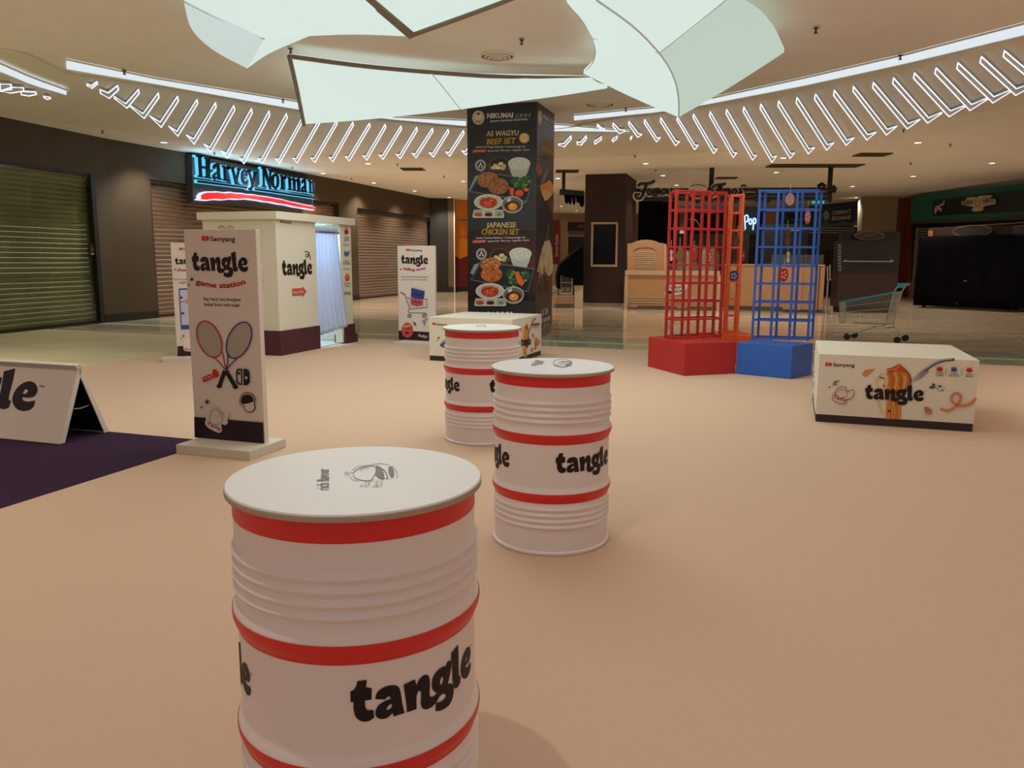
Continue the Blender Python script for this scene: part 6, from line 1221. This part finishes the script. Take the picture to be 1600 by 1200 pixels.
D = f.dec(.245); D.text('SUKA', (1504.5, 320.1), (1519.5, 318.8), (40, 34, 30), bold=.03); D.text('HATI', (1536, 317.7), (1552, 316), (40, 34, 30), bold=.03); D.ell(1527.5, 316, 6, 6.5, (176, 150, 120)); D.ell(1527.5, 316, 4, 4.4, (206, 190, 164)); D.stroke([(1524, 318), (1526, 314), (1529, 317), (1531, 313)], .8, (110, 70, 50)); D.build('print', t)
D = f.dec(.165); D.poly([(1460, 333), (1460.5, 325), (1464, 321.5), (1470, 320), (1468, 325), (1464, 330), (1462, 334)], (190, 176, 146)); D.poly([(1468, 322), (1474, 321), (1476.5, 315), (1475, 312.5), (1473, 318), (1469, 319)], (206, 194, 170)); D.poly([(1466, 324), (1472, 325), (1471, 331), (1467, 328)], (196, 180, 150)); D.build('print', t)
D = f.dec(.105); D.text('KEDAI KUIH', (1426, 314.5), (1449, 311.7), (110, 140, 124), bold=.02); D.build('print', t)
SH = thing('grille_shutter', 'slatted metal shop shutter behind the black covered kiosk', 'shutter', f.a + f.u * 2); f.quad([(1424, 350), (1640, 341), (1640, 484), (1424, 465)], .03, 'dark_backing', M_DARK, SH, -.25)
for i in range(27):
    z = .1 + i * .098; MB().obox(f.a, f.u, f.n, .05, f.L, .0, .02, z, z + .035).build('slat', mat('pale_shutter_slat', (176, 164, 144), .4, .3), SH)
oprism('side_rail', M_STL, SH, f.a, f.u, f.n, .02, .09, 0, .05, FZ, 2.75, 0)
f = Face((1428, 479.5), (1589, 488)); K2 = thing('covered_kiosk', 'kiosk wrapped in black cloth with an oval sign on top', 'kiosk', f.a + f.u * f.L / 2)
rn = random.Random(4); A = f.P(1428, 430); rows = []; s0 = 0.; s1 = f.L; zt = f.P(1500, 369).z; nx = 44
def cloth_row(z, spread, front, wav):
    r = []
    for i in range(nx + 1):
        x = i / nx; r.append(f.a + f.u * (s0 - spread + (s1 - s0 + 2 * spread) * x) + f.n * (front + wav * math.sin(x * 40 + z * 2) + wav * .6 * math.sin(x * 23 + 1)) + Z * z)
    return r
ztl = zt
rows = [cloth_row(zt, -.1, -1.2, 0), cloth_row(zt + .02, -.08, -.1, .0)] + [cloth_row(zt - (zt - .06) * t_, -.03 + .05 * t_, .0, .012 + .03 * t_) for t_ in (.04, .15, .3, .5, .7, .85, 1)]
MB().grid(rows, -f.n * .01).build('black_cloth', M_BLK, K2, smooth=180)
MB().obox(f.a, f.u, f.n, .05, f.L - .05, -1.25, -.06, .12, zt - .02).build('body', M_DARK, K2)
for u0 in (-.02, f.L - .02): MB().obox(f.a, f.u, f.n, u0, u0 + .03, -1.2, -.02, .1, zt - .03).build('cloth_side', M_BLK, K2)
for u0 in (.2, f.L - .3): MB().obox(f.a, f.u, f.n, u0, u0 + .08, -.2, -.1, FZ, .13).build('foot', M_DARK, K2)
f.rect(1450, 354, 1582, 371, -.4, .8, 'roof_box', mat('kiosk_brown', (52, 33, 26), .5), K2); oval(f, 1519, 361, 29, 8.3, -.3, K2); D = f.dec(-.29); D.text('coffee', (1504, 363), (1534, 361), (60, 52, 44)); D.build('print', K2) if False else None
f.rect(1450.5, 360, 1458, 369.5, -.2, .1, 'hook_block', mat('amber_wood', (150, 90, 44), .5), K2)
D = f.dec(.03); D.poly([(1505, 439.5), (1508, 437), (1511.5, 439.8)], (110, 110, 112)); D.build('print', K2)
# currency exchange board
f = Face((1262, 462), (1344, 462.5)); t = thing('exchange_board', 'black currency exchange signboard with pale lettering', 'sign', f.P(1310, 335)); f.quad([(1262, 322), (1341, 314), (1339.5, 352.5), (1262, 356)], .15, 'board', mat('exchange_black', (22, 24, 30), .35), t)
D = f.dec(.0); D.ell(1291, 336.5, 4.4, 7, (206, 196, 170), hole=.84); D.ell(1291, 336.5, 2.4, 4, (206, 196, 170), hole=.6); D.text('CURRENCY', (1300.5, 335.7), (1330, 332.8), (206, 196, 170), bold=.03, h=6); D.text('EXCHANGE', (1300, 344.3), (1329, 342), (206, 196, 170), bold=.03, h=6); D.poly([(1283, 351), (1290, 346), (1298, 350), (1308, 349), (1318, 345), (1330, 349), (1339, 344), (1339, 352), (1283, 355)], (60, 84, 104)); D.stroke([(1300, 325), (1320, 322), (1338, 319)], .8, (70, 84, 110)); D.build('print', t)
t = thing('grille_shutter', 'dark slatted shutter below the currency exchange board', 'shutter', f.P(1310, 400)); f.rect(1262, 354, 1336, 462, -.1, .1, 'dark_backing', M_DARK, t, z0=FZ)
for i in range(10): f.rect(1262, 355.5 + i * 3.6, 1336, 356.8 + i * 3.6, -.07, .03, 'slat', M_STL if i < 3 else M_GRILLE, t)
t = thing('exit_lamp_box', 'small teal lit box above the blue tower edge', 'sign', f.P(1279, 314)); f.rect(1270, 311.5, 1288, 318, .1, .1, 'lit_box', mat('teal_glow', (60, 190, 190), emit=.8), t)
f = Face((1186, 462), (1262, 462)); t = thing('dim_signboard', 'dark unlit signboard seen through the blue tower', 'sign', f.P(1225, 345)); f.rect(1212, 330, 1262, 352, 0, .1, 'board', mat('exchange_black', (22, 24, 30), .35), t); D = f.dec(0.); D.ell(1229, 343, 4, 4.5, (90, 84, 80), hole=.8); D.poly([(1236, 341), (1256, 341), (1256, 345), (1236, 345)], (84, 80, 78)); D.build('print', t)
t = thing('grille_shutter', 'dark slatted shutter seen through the blue tower', 'shutter', f.P(1225, 400)); f.rect(1150, 366, 1258, 462, -.4, .1, 'dark_backing', M_DARK, t, z0=FZ)
for i in range(8): f.rect(1150, 361 + i * 3.6, 1258, 362.2 + i * 3.6, -.37, .03, 'slat', M_GRILLE, t)
# gap between the food column and the brown column
f = Face((866, 462), (912, 462)); t = thing('maroon_banner', 'narrow maroon banner with vertical white script, right of the food column', 'banner', f.P(869, 380)); f.rect(862, 344, 874.8, 413, .1, .04, 'cloth', mat('maroon_banner_cloth', (104, 22, 26), .6), t)
[MB().tube([f.P(x, 344, .08), Vector((f.P(x, 344, .08).x, f.P(x, 344, .08).y, ZO))], .012, 6).build('hanging_rod', M_STL, t) for x in (865, 872)]; D = f.dec(.11); D.text('Secret Recipe', (871.5, 401), (871.5, 366), (214, 200, 196), bold=.01); D.build('print', t)
t = thing('beige_pillar', 'slim beige pillar beside the maroon banner', 'pillar', f.P(881, 460)); f.rect(875, 344, 887.5, 462, .0, .6, 'shaft', M_BACKW, t, z0=FZ)
t = thing('dark_shop_unit', 'dark shop interior unit behind the draped fridge', 'shop unit', f.P(900, 455)); f.rect(888, 347, 915, 361, .1, .3, 'sign_box', M_DARK, t); f.rect(888, 370, 915, 462, -.1, .5, 'back_unit', M_DARK, t, z0=FZ); f.rect(886, 362, 915, 366, .0, .3, 'pelmet', mat('pelmet_brown', (90, 70, 50), .6), t)
D = f.dec(.11); D.ell(907, 353.5, 2.2, 2.6, (150, 140, 120), hole=.7); D.poly([(911, 351), (914, 351), (914, 356), (911, 356)], (110, 100, 90)); D.build('print', t)
f = Face((868, 480.5), (897, 480.5)); FR = thing('display_fridge', 'small display fridge with wooden louvred base, draped in black cloth', 'fridge', f.a + f.u * .3)
f.rect(875, 428, 895, 460, -.05, .6, 'cabinet', mat('fridge_dark', (34, 36, 34), .3), FR)
for r in ((875, 428, 876.8, 460), (893.4, 428, 895.2, 460), (876.8, 457, 893.4, 460.5), (876.8, 441, 893.4, 442)): f.rect(*r, -.02, .04, 'door_frame', M_STL, FR)
f.rect(868.5, 461, 896.5, 475, -.03, .7, 'base', M_OAK, FR); f.rect(868.5, 474, 896.5, 481, -.06, .6, 'kick_board', mat('grey_kick', (110, 98, 84), .5), FR, z0=FZ)
for i in range(5): f.rect(869, 462.5 + i * 2.5, 896, 463.8 + i * 2.5, .0, .03, 'louvre', M_OAKH, FR)
for i in range(6): f.rect(878 + i * 2.6, 449, 879.6 + i * 2.6, 456, -.03, .05, 'carton', mat('carton_%d' % (i % 3), ((150, 140, 90), (120, 110, 96), (96, 110, 80))[i % 3], .6), FR)
t = thing('black_drape', 'black cloth draped over the display fridge', 'cloth', f.P(890, 400)); f.quad([(871.5, 432), (873, 424), (876, 413), (886, 404), (897, 394), (907, 387), (911, 385), (911, 446), (904, 446), (897, 446), (896, 435), (876, 430), (876, 452), (872.5, 450)], .5, 'cloth', M_BLK, t, .06)
t = thing('white_bin', 'plain white box between the fridge and the brown column', 'box', f.P(904, 478)); f.rect(897.5, 447, 911, 480.5, -.05, .5, 'body', mat('white_box_paint', (196, 180, 150), .5), t, bevel=.01, z0=FZ); f.rect(897, 446, 911.3, 449, -.03, .54, 'lid', mat('white_box_paint', (196, 180, 150), .5), t)
